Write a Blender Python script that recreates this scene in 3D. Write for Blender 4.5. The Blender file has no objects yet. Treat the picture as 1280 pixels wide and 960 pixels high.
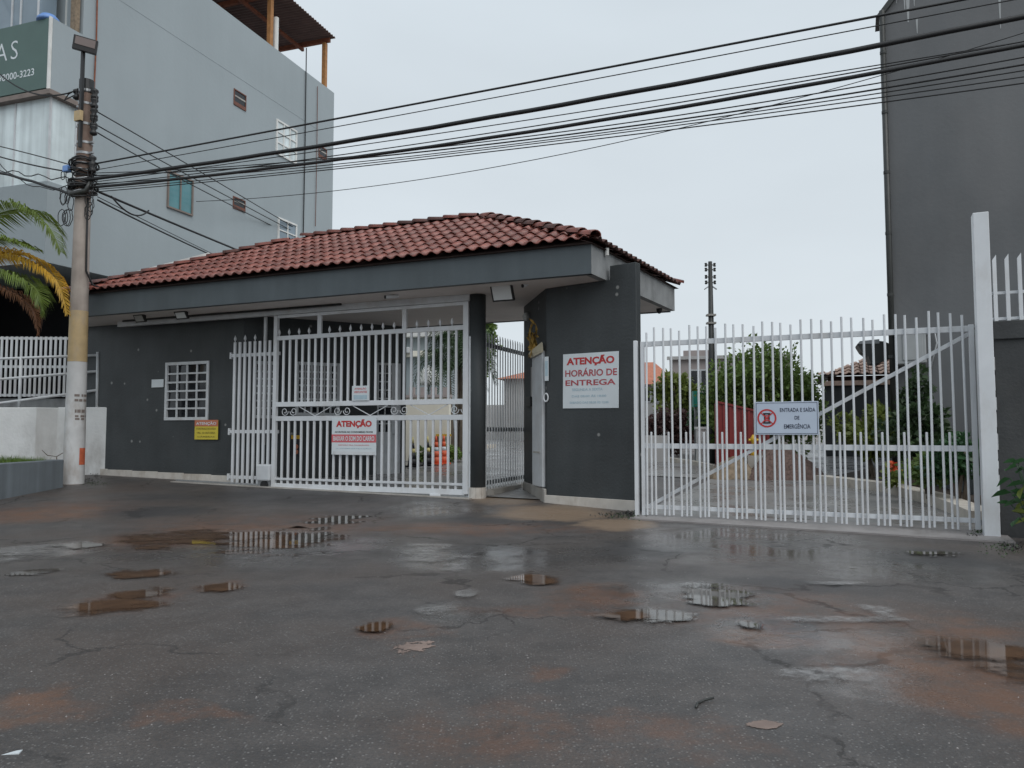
import bpy, bmesh, math, random
from math import radians as R, sin, cos, pi, sqrt, atan2, tan
from mathutils import Vector, Matrix

random.seed(7)
S = bpy.context.scene
COL = S.collection

# ------------------------------------------------------------------ camera
FPX, PITCH, CAMZ = 961.0, R(3.45), 1.3
cam = bpy.data.cameras.new('camera')
cam.sensor_width = 36.0
cam.lens = FPX / 1280 * 36
cam.clip_start, cam.clip_end = 0.05, 1500
camo = bpy.data.objects.new('camera', cam)
COL.objects.link(camo)
camo.location = (0, 0, CAMZ)
camo.rotation_euler = (R(90) + PITCH, 0, 0)
S.camera = camo

# ------------------------------------------------------------------ overcast sky and soft sun
SUN_EL, SUN_AZ = R(50), R(142)          # azimuth measured clockwise from +Y
W = bpy.data.worlds.new("World")
S.world = W
W.use_nodes = True
wn, wl = W.node_tree.nodes, W.node_tree.links
wn.clear()
wo = wn.new('ShaderNodeOutputWorld')
bg = wn.new('ShaderNodeBackground')
sky = wn.new('ShaderNodeTexSky')
sky.sky_type = 'NISHITA'
sky.sun_disc = False
sky.sun_elevation = SUN_EL
sky.sun_rotation = SUN_AZ
sky.air_density, sky.dust_density, sky.ozone_density = 1.0, 3.0, 1.0
tc = wn.new('ShaderNodeTexCoord')
sep = wn.new('ShaderNodeSeparateXYZ')
wl.new(tc.outputs['Generated'], sep.inputs[0])
rmp = wn.new('ShaderNodeValToRGB')
rmp.color_ramp.elements[0].position = 0.0
rmp.color_ramp.elements[0].color = (8.15, 8.85, 9.35, 1)
rmp.color_ramp.elements[1].position = 0.75
rmp.color_ramp.elements[1].color = (7.35, 8.25, 8.95, 1)
wl.new(sep.outputs['Z'], rmp.inputs[0])
wmap = wn.new('ShaderNodeMapping')
wmap.inputs['Scale'].default_value = (1.2, 1.2, 3.5)
wl.new(tc.outputs['Generated'], wmap.inputs[0])
wnz = wn.new('ShaderNodeTexNoise')
wnz.inputs['Scale'].default_value = 1.6
wnz.inputs['Detail'].default_value = 4
wl.new(wmap.outputs[0], wnz.inputs['Vector'])
wr2 = wn.new('ShaderNodeMapRange')
wr2.inputs['From Min'].default_value = 0.3
wr2.inputs['From Max'].default_value = 0.7
wr2.inputs['To Min'].default_value = 0.95
wr2.inputs['To Max'].default_value = 1.05
wl.new(wnz.outputs['Fac'], wr2.inputs['Value'])
wmul = wn.new('ShaderNodeVectorMath')
wmul.operation = 'SCALE'
wl.new(rmp.outputs['Color'], wmul.inputs[0])
wl.new(wr2.outputs[0], wmul.inputs['Scale'])
mx = wn.new('ShaderNodeMixRGB')
mx.inputs['Fac'].default_value = 0.93
wl.new(sky.outputs['Color'], mx.inputs['Color1'])
wl.new(wmul.outputs[0], mx.inputs['Color2'])
wl.new(mx.outputs['Color'], bg.inputs['Color'])
bg.inputs['Strength'].default_value = 0.09
wl.new(bg.outputs[0], wo.inputs[0])

sl = bpy.data.lights.new('sun', 'SUN')
sl.energy = 1.5
sl.angle = R(60)
sl.color = (1.0, 0.975, 0.94)
so = bpy.data.objects.new('sun', sl)
COL.objects.link(so)
sd = Vector((sin(SUN_AZ) * cos(SUN_EL), cos(SUN_AZ) * cos(SUN_EL), sin(SUN_EL)))
so.rotation_euler = sd.to_track_quat('Z', 'Y').to_euler()
so.location = (0, -5, 20)

S.view_settings.view_transform = 'Standard'
S.view_settings.look = 'None'
S.view_settings.exposure = 0.0
S.view_settings.gamma = 1.0
S.view_settings.use_curve_mapping = False
try:
    S.cycles.max_bounces = 8
    S.cycles.use_denoising = True
except Exception:
    pass

# ------------------------------------------------------------------ helpers
def lerp(a, b, t): return a + (b - a) * t

def ray(px, py):
    a, c = (px - 640) / FPX, (480 - py) / FPX
    return Vector((a, cos(PITCH) - c * sin(PITCH), sin(PITCH) + c * cos(PITCH)))

CO = Vector((0, 0, CAMZ))

ZP = [(-50, 0), (11.6, 0), (14, .09), (16, .17), (18, .26), (20, .36), (25, .52), (40, .75), (100, 1.2), (600, 3.0)]
def zg(y):
    for (a, za), (b, zb) in zip(ZP, ZP[1:]):
        if y <= b:
            return lerp(za, zb, max(0, (y - a) / (b - a)))
    return ZP[-1][1]

def ground(px, py):
    """where a sight line through a photo pixel meets the ground"""
    d = ray(px, py)
    t, step = 1.0, .05
    while t < 300:
        p = CO + d * t
        if p.z <= zg(p.y): return p
        t += step
    return CO + d * 300

def depth(px, py, Y):
    d = ray(px, py)
    return CO + d * (Y / d.y)

class Frame:
    """a standing frame: local x along a facade, y into the depth, z up"""
    def __init__(s, o, deg):
        s.o = Vector(o); s.a = R(deg)
        s.m = Matrix.Translation(s.o) @ Matrix.Rotation(s.a, 4, 'Z')
        s.i = s.m.inverted()
    def hit(s, px, py, y0=0.0):
        o = s.i @ CO; d = s.i.to_3x3() @ ray(px, py)
        t = (y0 - o.y) / d.y
        p = o + d * t
        return p.x, p.z
    def hitx(s, px, py, x0=0.0):
        o = s.i @ CO; d = s.i.to_3x3() @ ray(px, py)
        p = o + d * ((x0 - o.x) / d.x)
        return p.y, p.z
    def hitz(s, px, py, z0=0.0):
        o = s.i @ CO; d = s.i.to_3x3() @ ray(px, py)
        p = o + d * ((z0 - o.z) / d.z)
        return p.x, p.y
    def w(s, x, y, z=0): return s.m @ Vector((x, y, z))
    def l(s, p): return s.i @ Vector(p)
    def zg(s, x, y): return zg(s.w(x, y).y) - s.o.z

WORLD = Frame((0, 0, 0), 0)

class MB:
    def __init__(s): s.v = []; s.f = []; s.sm = False; s.mi = []
    def add(s, vs, fs, m=0):
        n = len(s.v); s.v += [tuple(p) for p in vs]
        for f in fs:
            s.f.append(tuple(i + n for i in f)); s.mi.append(m)
        return s
    def hexa(s, p, m=0):
        return s.add(p, [(0, 3, 2, 1), (4, 5, 6, 7), (0, 1, 5, 4), (1, 2, 6, 5), (2, 3, 7, 6), (3, 0, 4, 7)], m)
    def box(s, x0, x1, y0, y1, z0, z1, m=0):
        return s.hexa([(x0, y0, z0), (x1, y0, z0), (x1, y1, z0), (x0, y1, z0), (x0, y0, z1), (x1, y0, z1), (x1, y1, z1), (x0, y1, z1)], m)
    def bar(s, a, b, w, h=None, up=(0, 0, 1)):
        a, b = Vector(a), Vector(b); h = h or w
        d = (b - a).normalized(); u = Vector(up)
        if abs(d.dot(u)) > .98: u = Vector((0, 1, 0))
        x = d.cross(u).normalized() * (w / 2); z = x.cross(d).normalized() * (h / 2)
        return s.hexa([a - x - z, a + x - z, b + x - z, b - x - z, a - x + z, a + x + z, b + x + z, b - x + z])
    def tube(s, pts, r, n=8, cap=True):
        pts = [Vector(p) for p in pts]
        rs = r if isinstance(r, (list, tuple)) else [r] * len(pts)
        base = len(s.v); prev = None
        for i, p in enumerate(pts):
            d = (pts[min(i + 1, len(pts) - 1)] - pts[max(i - 1, 0)]).normalized()
            if prev is None:
                u = Vector((0, 0, 1)) if abs(d.z) < .9 else Vector((1, 0, 0))
                x = d.cross(u).normalized()
            else:
                x = (prev - d * prev.dot(d)).normalized()
            prev = x; y = d.cross(x)
            for k in range(n):
                a = 2 * pi * k / n
                s.v.append(tuple(p + (x * cos(a) + y * sin(a)) * rs[i]))
        for i in range(len(pts) - 1):
            for k in range(n):
                k2 = (k + 1) % n
                s.f.append((base + i * n + k, base + i * n + k2, base + (i + 1) * n + k2, base + (i + 1) * n + k)); s.mi.append(0)
        if cap:
            s.f.append(tuple(base + k for k in reversed(range(n)))); s.mi.append(0)
            e = base + (len(pts) - 1) * n
            s.f.append(tuple(e + k for k in range(n))); s.mi.append(0)
        return s
    def lathe(s, prof, c=(0, 0, 0), n=16):
        b = len(s.v)
        for r, z in prof:
            for k in range(n):
                a = 2 * pi * k / n
                s.v.append((c[0] + r * cos(a), c[1] + r * sin(a), c[2] + z))
        for i in range(len(prof) - 1):
            for k in range(n):
                k2 = (k + 1) % n
                s.f.append((b + i * n + k, b + i * n + k2, b + (i + 1) * n + k2, b + (i + 1) * n + k)); s.mi.append(0)
        s.f.append(tuple(b + k for k in reversed(range(n)))); s.mi.append(0)
        e = b + (len(prof) - 1) * n
        s.f.append(tuple(e + k for k in range(n))); s.mi.append(0)
        return s
    def prism(s, poly, z0, z1):
        n = len(poly); b = len(s.v)
        area = sum(poly[i][0] * poly[(i + 1) % n][1] - poly[(i + 1) % n][0] * poly[i][1] for i in range(n))
        if area < 0: poly = poly[::-1]
        g = (lambda z, k: z[k]) if isinstance(z0, (list, tuple)) else None
        s.v += [(p[0], p[1], z0) for p in poly] + [(p[0], p[1], z1) for p in poly]
        s.f.append(tuple(b + i for i in reversed(range(n)))); s.mi.append(0)
        s.f.append(tuple(b + n + i for i in range(n))); s.mi.append(0)
        for i in range(n):
            j = (i + 1) % n
            s.f.append((b + i, b + j, b + n + j, b + n + i)); s.mi.append(0)
        return s
    def holed(s, x0, x1, z0, z1, t, holes, y=0.0, top=None):
        """a wall slab in the xz plane from y to y+t with rectangular openings; top(x) overrides z1"""
        xs = sorted({x0, x1, *[h[0] for h in holes], *[h[1] for h in holes]})
        zs = sorted({z0, z1, *[h[2] for h in holes], *[h[3] for h in holes]})
        def solid(i, j):
            if i < 0 or j < 0 or i >= len(xs) - 1 or j >= len(zs) - 1: return False
            cx, cz = (xs[i] + xs[i + 1]) / 2, (zs[j] + zs[j + 1]) / 2
            return not any(h[0] < cx < h[1] and h[2] < cz < h[3] for h in holes)
        for i in range(len(xs) - 1):
            for j in range(len(zs) - 1):
                if not solid(i, j): continue
                a, b, c, d = xs[i], xs[i + 1], zs[j], zs[j + 1]
                s.add([(a, y, c), (b, y, c), (b, y, d), (a, y, d)], [(0, 1, 2, 3)])
                s.add([(a, y + t, c), (b, y + t, c), (b, y + t, d), (a, y + t, d)], [(3, 2, 1, 0)])
                if not solid(i - 1, j): s.add([(a, y, c), (a, y + t, c), (a, y + t, d), (a, y, d)], [(3, 2, 1, 0)])
                if not solid(i + 1, j): s.add([(b, y, c), (b, y + t, c), (b, y + t, d), (b, y, d)], [(0, 1, 2, 3)])
                if not solid(i, j - 1): s.add([(a, y, c), (b, y, c), (b, y + t, c), (a, y + t, c)], [(3, 2, 1, 0)])
                if not solid(i, j + 1): s.add([(a, y, d), (b, y, d), (b, y + t, d), (a, y + t, d)], [(0, 1, 2, 3)])
        return s
    def xf(s, m):
        s.v = [tuple(m @ Vector(p)) for p in s.v]; return s
    def mesh(s, name, mats, smooth=False):
        me = bpy.data.meshes.new(name)
        me.from_pydata(s.v, [], s.f)
        for m in (mats if isinstance(mats, (list, tuple)) else [mats]): me.materials.append(m)
        if any(s.mi): me.polygons.foreach_set('material_index', s.mi)
        if smooth:
            me.polygons.foreach_set('use_smooth', [True] * len(me.polygons))
        me.update()
        return me

def place(o, F):
    o.location = F.o; o.rotation_euler = (0, 0, F.a)

def link(name, me, parent=None, loc=None, rot=None):
    o = bpy.data.objects.new(name, me); COL.objects.link(o)
    if parent is not None: o.parent = parent
    if loc is not None: o.location = loc
    if rot is not None: o.rotation_euler = rot
    return o

def tag(o, label, cat, group=None, kind=None):
    if label: o['label'] = label
    if cat: o['category'] = cat
    if group: o['group'] = group
    if kind: o['kind'] = kind
    return o

def thing(name, label, cat, F=WORLD, group=None):
    o = bpy.data.objects.new(name, None); COL.objects.link(o)
    o.empty_display_size = .2
    place(o, F)
    return tag(o, label, cat, group)

def part(name, mb, mat, parent, smooth=False, bevel=0, label=None, stuff=False):
    o = link(name, mb.mesh(name, mat, smooth), parent)
    if bevel: add_bevel(o, bevel)
    if label: o['label'] = label
    if stuff: o['kind'] = 'stuff'
    return o

def add_bevel(o, w, seg=2):
    m = o.modifiers.new('bevel', 'BEVEL'); m.width = w; m.segments = seg; m.limit_method = 'ANGLE'; m.angle_limit = R(40)
    return o

def solo(name, mb, mat, label, cat, F=WORLD, group=None, smooth=False, bevel=0):
    o = link(name, mb.mesh(name, mat, smooth)); place(o, F)
    if bevel: add_bevel(o, bevel)
    return tag(o, label, cat, group)

def struct(name, mb, mat, F=WORLD, smooth=False, kind='structure'):
    o = link(name, mb.mesh(name, mat, smooth)); place(o, F)
    o['kind'] = kind
    return o

# ------------------------------------------------------------------ materials
def mat(name, col, rough=.6, var=.12, scale=5., bump=0., bscale=60., metal=0., streak=0., grime=0., grime_col=(.06, .05, .04),
        objrand=0., specks=0, spec=.5, coat=0., trans=0., detail=6, zgrime=None):
    m = bpy.data.materials.new(name); m.use_nodes = True
    n, l = m.node_tree.nodes, m.node_tree.links
    p = n['Principled BSDF']
    t = n.new('ShaderNodeTexCoord')
    p.inputs['Roughness'].default_value = rough
    p.inputs['Metallic'].default_value = metal
    p.inputs['Specular IOR Level'].default_value = spec
    if coat: p.inputs['Coat Weight'].default_value = coat; p.inputs['Coat Roughness'].default_value = .1
    if trans:
        p.inputs['Transmission Weight'].default_value = trans
    nz = n.new('ShaderNodeTexNoise'); nz.inputs['Scale'].default_value = scale; nz.inputs['Detail'].default_value = detail
    l.new(t.outputs['Object'], nz.inputs['Vector'])
    mr = n.new('ShaderNodeMapRange'); mr.inputs['From Min'].default_value = .25; mr.inputs['From Max'].default_value = .75
    mr.inputs['To Min'].default_value = 1 - var; mr.inputs['To Max'].default_value = 1 + var
    l.new(nz.outputs['Fac'], mr.inputs['Value'])
    fac = mr.outputs[0]
    def mul(a, b):
        q = n.new('ShaderNodeMath'); q.operation = 'MULTIPLY'; l.new(a, q.inputs[0]); l.new(b, q.inputs[1]); return q.outputs[0]
    if streak:
        mp = n.new('ShaderNodeMapping'); mp.inputs['Scale'].default_value = (1, 1, .06)
        l.new(t.outputs['Object'], mp.inputs[0])
        sn = n.new('ShaderNodeTexNoise'); sn.inputs['Scale'].default_value = 4; sn.inputs['Detail'].default_value = 7
        l.new(mp.outputs[0], sn.inputs['Vector'])
        sr = n.new('ShaderNodeMapRange'); sr.inputs['From Min'].default_value = .3; sr.inputs['From Max'].default_value = .7
        sr.inputs['To Min'].default_value = 1 - streak; sr.inputs['To Max'].default_value = 1 + streak
        l.new(sn.outputs['Fac'], sr.inputs['Value']); fac = mul(fac, sr.outputs[0])
    if objrand:
        oi = n.new('ShaderNodeObjectInfo')
        orr = n.new('ShaderNodeMapRange'); orr.inputs['To Min'].default_value = 1 - objrand; orr.inputs['To Max'].default_value = 1 + objrand
        l.new(oi.outputs['Random'], orr.inputs['Value']); fac = mul(fac, orr.outputs[0])
    sc = n.new('ShaderNodeVectorMath'); sc.operation = 'SCALE'
    sc.inputs[0].default_value = col[:3]
    l.new(fac, sc.inputs['Scale'])
    out = sc.outputs[0]
    if grime:
        gn = n.new('ShaderNodeTexNoise'); gn.inputs['Scale'].default_value = scale * .55; gn.inputs['Detail'].default_value = 9; gn.inputs['Roughness'].default_value = .65
        gm = n.new('ShaderNodeMapping'); gm.inputs['Location'].default_value = (3.1, 7.7, 1.3); gm.inputs['Scale'].default_value = (1, 1, .5)
        l.new(t.outputs['Object'], gm.inputs[0]); l.new(gm.outputs[0], gn.inputs['Vector'])
        gr = n.new('ShaderNodeMapRange'); gr.inputs['From Min'].default_value = .5; gr.inputs['From Max'].default_value = .75
        gr.inputs['To Max'].default_value = grime
        l.new(gn.outputs['Fac'], gr.inputs['Value'])
        g = gr.outputs[0]
        if zgrime:
            sp = n.new('ShaderNodeSeparateXYZ'); l.new(t.outputs['Object'], sp.inputs[0])
            zr = n.new('ShaderNodeMapRange'); zr.inputs['From Min'].default_value = zgrime[0]; zr.inputs['From Max'].default_value = zgrime[1]
            zr.inputs['To Min'].default_value = 1; zr.inputs['To Max'].default_value = 0
            l.new(sp.outputs['Z'], zr.inputs['Value']); g = mul(g, zr.outputs[0])
        mxn = n.new('ShaderNodeMixRGB'); l.new(g, mxn.inputs['Fac']); l.new(out, mxn.inputs['Color1'])
        mxn.inputs['Color2'].default_value = (*grime_col, 1); out = mxn.outputs[0]
    if specks:
        vo = n.new('ShaderNodeTexVoronoi'); vo.inputs['Scale'].default_value = specks; l.new(t.outputs['Object'], vo.inputs['Vector'])
        vr = n.new('ShaderNodeMapRange'); vr.inputs['From Min'].default_value = .05; vr.inputs['From Max'].default_value = .09; vr.inputs['To Min'].default_value = .8; vr.inputs['To Max'].default_value = 0
        l.new(vo.outputs['Distance'], vr.inputs['Value'])
        vm = n.new('ShaderNodeMixRGB'); l.new(vr.outputs[0], vm.inputs['Fac']); l.new(out, vm.inputs['Color1']); vm.inputs['Color2'].default_value = (.30, .30, .29, 1); out = vm.outputs[0]
    l.new(out, p.inputs['Base Color'])
    if bump:
        bn = n.new('ShaderNodeTexNoise'); bn.inputs['Scale'].default_value = bscale; bn.inputs['Detail'].default_value = 5
        l.new(t.outputs['Object'], bn.inputs['Vector'])
        bp = n.new('ShaderNodeBump'); bp.inputs['Strength'].default_value = bump; bp.inputs['Distance'].default_value = .01
        l.new(bn.outputs['Fac'], bp.inputs['Height']); l.new(bp.outputs[0], p.inputs['Normal'])
    return m

M = {}
M['dark_wall'] = mat('dark_wall_paint', (.042, .048, .051), .55, .25, 1.3, .5, 22, streak=.08, grime=.5, grime_col=(.075, .077, .078), specks=2.3)
M['fascia'] = mat('fascia_paint', (.075, .092, .102), .55, .12, 1.5, .2, 40, streak=.08, grime=.25, grime_col=(.05, .055, .055))
M['bare'] = mat('bare_concrete', (.27, .28, .285), .75, .16, 3, .3, 40, streak=.12, grime=.7, grime_col=(.07, .07, .07))
M['soffit'] = mat('soffit_paint', (.72, .67, .64), .7, .06, 1.2, .05, 50, grime=.3, grime_col=(.30, .27, .25))
M['skirt'] = mat('cream_skirting', (.58, .54, .49), .5, .12, 5, .1, 40, grime=.7, grime_col=(.25, .18, .12))
M['white'] = mat('white_metal_paint', (.67, .69, .715), .35, .05, 4, 0, grime=.5, grime_col=(.44, .40, .36), objrand=.06)
M['white2'] = mat('white_weathered_paint', (.58, .60, .62), .4, .08, 6, 0, grime=.5, grime_col=(.40, .36, .32))
M['grey_metal'] = mat('grey_metal_paint', (.68, .70, .72), .4, .08, 5, 0, grime=.35, grime_col=(.25, .24, .23), objrand=.06)
M['grey_rail'] = mat('dark_grey_metal', (.10, .11, .12), .4, .1, 5)
M['black'] = mat('black_plastic', (.016, .016, .017), .45, .2, 8)
M['cable'] = mat('cable_rubber', (.012, .012, .013), .5, .2, 3)
M['deep_shade'] = mat('deep_shade_black', (.008, .008, .009), .9, .2, 2, spec=.1)  # near-black colour stands in for deep shade in rooms and porch
M['galv'] = mat('galvanised_steel', (.35, .36, .37), .45, .15, 12, metal=.6)
M['glass_dark'] = mat('dark_window_glass', (.012, .014, .018), .08, .3, 1.5, spec=.5)
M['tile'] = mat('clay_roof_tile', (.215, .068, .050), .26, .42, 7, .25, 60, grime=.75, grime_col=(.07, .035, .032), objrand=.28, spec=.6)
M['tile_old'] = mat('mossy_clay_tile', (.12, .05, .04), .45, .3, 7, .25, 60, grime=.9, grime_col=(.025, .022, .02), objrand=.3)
M['deck'] = mat('roof_deck', (.05, .03, .025), .9, .2, 4)
M['flash'] = mat('white_flashing', (.75, .75, .73), .6, .1, 4, grime=.5, grime_col=(.35, .33, .30))
M['bld_left'] = mat('blue_grey_render', (.345, .393, .415), .75, .08, .35, .3, 9, streak=.015, grime=.22, grime_col=(.24, .27, .29))
M['bld_right'] = mat('dark_grey_render', (.118, .125, .132), .7, .28, .3, .35, 12, streak=.035, grime=.45, grime_col=(.20, .19, .185))
M['wall_right'] = mat('charcoal_wall_paint', (.045, .048, .05), .7, .25, 2.5, .5, 30, grime=.5, grime_col=(.09, .085, .08))
M['concrete'] = mat('pale_concrete', (.40, .38, .35), .75, .16, 3, .3, 50, grime=.6, grime_col=(.2, .17, .14))
M['sill'] = mat('damp_sill_concrete', (.27, .25, .245), .45, .2, 3, .3, 50, grime=.6, grime_col=(.17, .15, .14))
M['kerb'] = mat('whitewashed_kerb', (.62, .57, .50), .6, .16, 4, .3, 40, grime=.7, grime_col=(.25, .2, .15))
M['pole'] = mat('pole_concrete', (.36, .31, .275), .8, .2, 3, .3, 60, streak=.25, grime=.7, grime_col=(.24, .2, .17))
M['pole_top'] = mat('rust_stained_pole', (.21, .15, .12), .8, .3, 4, .3, 60, streak=.35, grime=.8, grime_col=(.13, .055, .04))
M['ochre'] = mat('ochre_pole_paint', (.50, .37, .20), .6, .14, 5, .15, 40, grime=.85, grime_col=(.40, .33, .25))
M['polewhite'] = mat('whitewash_pole_paint', (.60, .60, .60), .6, .12, 4, .15, 40, grime=.95, grime_col=(.36, .31, .27))
M['orange'] = mat('orange_paint_patch', (.55, .13, .06), .6, .2, 12)
M['rust'] = mat('rusty_steel', (.22, .07, .035), .7, .4, 9, .2, 50)
M['rustwood'] = mat('orange_timber', (.40, .19, .07), .7, .25, 6, .2, 40)
M['roofmetal'] = mat('brown_corrugated_sheet', (.17, .10, .085), .6, .2, 2, 0)
M['plaster_white'] = mat('white_limewash', (.78, .78, .77), .75, .08, 2.5, .8, 14, grime=.85, grime_col=(.26, .23, .20), zgrime=(.1, 1.5))
M['planter'] = mat('planter_grey_paint', (.16, .185, .205), .6, .1, 2, .2, 40, streak=.2, grime=.3, grime_col=(.10, .10, .10))
M['soil'] = mat('bare_soil', (.055, .042, .033), .9, .3, 6, .5, 30)
M['cream'] = mat('cream_wall', (.88, .84, .73), .7, .06, 2, .1, 30, grime=.4, grime_col=(.45, .40, .33))
M['house_grey'] = mat('pinkish_render', (.40, .35, .34), .8, .1, 1.2, 0, grime=.3, grime_col=(.25, .22, .21))
M['house_pale'] = mat('pale_house_render', (.50, .49, .48), .8, .1, 1.2, 0)
M['orange_roof'] = mat('orange_clay_roof', (.46, .17, .10), .7, .2, 6)
M['pink_tile'] = mat('pale_pink_tile', (.58, .40, .32), .65, .25, 9, .2, 40, objrand=.2, grime=.5, grime_col=(.25, .16, .13))
M['red_skip'] = mat('red_skip_paint', (.26, .032, .03), .45, .2, 3, 0, grime=.4, grime_col=(.15, .03, .025))
M['mound'] = mat('brown_rubble', (.15, .10, .085), .95, .5, 22, 1.0, 40)
M['sandheap'] = mat('tan_sand', (.24, .185, .13), .9, .3, 14, .5, 30)
M['yellow'] = mat('yellow_plastic', (.70, .42, .03), .45, .1, 6)
M['teal'] = mat('teal_plastic', (.03, .25, .20), .4, .1, 6)
M['cone_orange'] = mat('orange_cone_plastic', (.75, .13, .05), .45, .1, 6)
M['cone_yellow'] = mat('pale_yellow_band', (.72, .62, .25), .45, .1, 6)
M['sign_white'] = mat('sign_white_enamel', (.68, .73, .76), .45, .04, 3, grime=.2, grime_col=(.55, .56, .55))
M['sign_blue'] = mat('sign_pale_blue', (.50, .57, .68), .4, .05, 3)
M['sign_red'] = mat('sign_red_ink', (.50, .035, .035), .5, .1, 9)
M['sign_red_faded'] = mat('sign_faded_red_ink', (.42, .07, .085), .5, .25, 4)
M['sign_pink'] = mat('sign_pink_red_ink', (.62, .13, .15), .5, .1, 9)
M['sign_faint'] = mat('sign_faded_blue_ink', (.42, .55, .62), .5, .1, 9)
M['sign_black'] = mat('sign_black_ink', (.02, .02, .025), .5, .1, 9)
M['sign_navy'] = mat('sign_navy_ink', (.03, .04, .075), .5, .1, 9)
M['sign_yellow'] = mat('sign_yellow_enamel', (.62, .50, .05), .45, .06, 5)
M['sign_orange'] = mat('sign_orange_enamel', (.52, .17, .09), .45, .1, 5)
M['sign_olive'] = mat('sign_olive_ink', (.20, .16, .02), .5, .1, 9)
M['board_green'] = mat('board_dark_green', (.085, .145, .13), .5, .08, 2)
M['glass_pale'] = mat('pale_curtained_glass', (.66, .74, .755), .2, .10, 2.2, spec=.5, streak=.22)
M['glass_blue'] = mat('blue_grey_glass', (.22, .28, .33), .1, .15, 1.5, spec=.6)
M['glass_teal'] = mat('teal_glass', (.10, .26, .29), .12, .15, 2, spec=.6)
M['blue_tarp'] = mat('blue_plastic', (.16, .30, .62), .4, .1, 5)
M['curtain'] = mat('white_curtain', (.66, .68, .66), .8, .12, 4, streak=.2)
M['terracotta'] = mat('terracotta_brick', (.17, .075, .055), .8, .25, 9)
M['brownframe'] = mat('grey_brown_frame', (.22, .18, .16), .7, .15, 6)
M['lampglass'] = mat('floodlight_glass', (.62, .64, .64), .2, .05, 4)
M['lampglass2'] = mat('pole_lamp_glass', (.20, .16, .15), .25, .1, 4)
M['hood'] = mat('dark_metal_hood', (.035, .037, .035), .4, .2, 5)
M['meterbox'] = mat('pale_grey_box', (.36, .375, .38), .5, .08, 4, grime=.3, grime_col=(.2, .19, .18))
M['wreath'] = mat('dried_yellow_leaves', (.42, .26, .06), .8, .35, 15, objrand=.1)
M['cloth'] = mat('cream_cloth', (.60, .54, .40), .8, .1, 12)
def leafmat(name, col, var=.4, scale=2.2, rough=.5):
    m = mat(name, col, rough, var, scale, 0, detail=3)
    p = m.node_tree.nodes['Principled BSDF']
    n, l = m.node_tree.nodes, m.node_tree.links
    src = p.inputs['Base Color'].links[0].from_socket
    tr = n.new('ShaderNodeBsdfTranslucent'); l.new(src, tr.inputs['Color'])
    mxs = n.new('ShaderNodeMixShader'); mxs.inputs[0].default_value = .28
    l.new(p.outputs[0], mxs.inputs[1]); l.new(tr.outputs[0], mxs.inputs[2])
    l.new(mxs.outputs[0], n['Material Output'].inputs[0])
    return m
M['leaf'] = leafmat('green_leaf', (.16, .24, .06))
M['leaf_dark'] = leafmat('dark_green_leaf', (.045, .08, .032))
M['leaf_lime'] = leafmat('yellow_green_leaf', (.17, .21, .045))
M['leaf_purple'] = leafmat('purple_brown_leaf', (.10, .052, .048))
M['leaf_gloss'] = leafmat('glossy_green_leaf', (.045, .115, .045), .3, 3, .3)
M['frond'] = leafmat('palm_frond_green', (.135, .19, .035), .45, 3)
M['frond_yellow'] = leafmat('palm_frond_yellow', (.58, .35, .04), .35, 3)
M['frond_brown'] = leafmat('palm_frond_brown', (.26, .12, .06), .35, 3)
M['bark'] = mat('palm_bark', (.17, .14, .11), .9, .3, 5, .5, 30)
M['grass'] = leafmat('lawn_grass', (.10, .17, .025), .4, 3)

# ------------------------------------------------------------------ ground
class NT:
    def __init__(s, m): s.n, s.l = m.node_tree.nodes, m.node_tree.links
    def new(s, t, **k):
        x = s.n.new(t)
        for a, b in k.items(): setattr(x, a, b)
        return x
    def noise(s, vec, scale, detail=5, rough=.55):
        x = s.new('ShaderNodeTexNoise'); x.inputs['Scale'].default_value = scale; x.inputs['Detail'].default_value = detail
        x.inputs['Roughness'].default_value = rough
        s.l.new(vec, x.inputs['Vector']); return x.outputs['Fac']
    def rng(s, v, a, b, c=0., d=1.):
        x = s.new('ShaderNodeMapRange'); x.interpolation_type = 'SMOOTHSTEP'
        for k, q in zip(('From Min', 'From Max', 'To Min', 'To Max'), (a, b, c, d)): x.inputs[k].default_value = q
        s.l.new(v, x.inputs['Value']); return x.outputs[0]
    def math(s, op, a, b):
        x = s.new('ShaderNodeMath', operation=op)
        for i, q in enumerate((a, b)):
            if isinstance(q, (int, float)): x.inputs[i].default_value = q
            else: s.l.new(q, x.inputs[i])
        return x.outputs[0]
    def mix(s, f, a, b):
        x = s.new('ShaderNodeMixRGB')
        for i, q in zip(('Fac', 'Color1', 'Color2'), (f, a, b)):
            if isinstance(q, (int, float)): x.inputs[i].default_value = q
            elif isinstance(q, tuple): x.inputs[i].default_value = (*q, 1)
            else: s.l.new(q, x.inputs[i])
        return x.outputs[0]

def spot(px, py, hw, hh):
    c = ground(px, py); a = ground(px - hw, py); b = ground(px + hw, py)
    n, f = ground(px, py + hh), ground(px, py - hh)
    return (c.x + 0, (n.y + f.y) / 2, (b.x - a.x) / 2, (f.y - n.y) / 2)

def blob_mask(t, vec, spots, edge=.55, world=False):
    out = None
    for s in spots:
        cx, cy, rx, ry = s if world else spot(*s)
        mp = t.new('ShaderNodeMapping', vector_type='TEXTURE')
        mp.inputs['Location'].default_value = (cx, cy, 0); mp.inputs['Scale'].default_value = (rx, ry, 1000)
        t.l.new(vec, mp.inputs[0])
        ln = t.new('ShaderNodeVectorMath', operation='LENGTH'); t.l.new(mp.outputs[0], ln.inputs[0])
        v = t.rng(ln.outputs['Value'], edge, 1.15, 1, 0)
        out = v if out is None else t.math('MAXIMUM', out, v)
    return out

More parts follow.
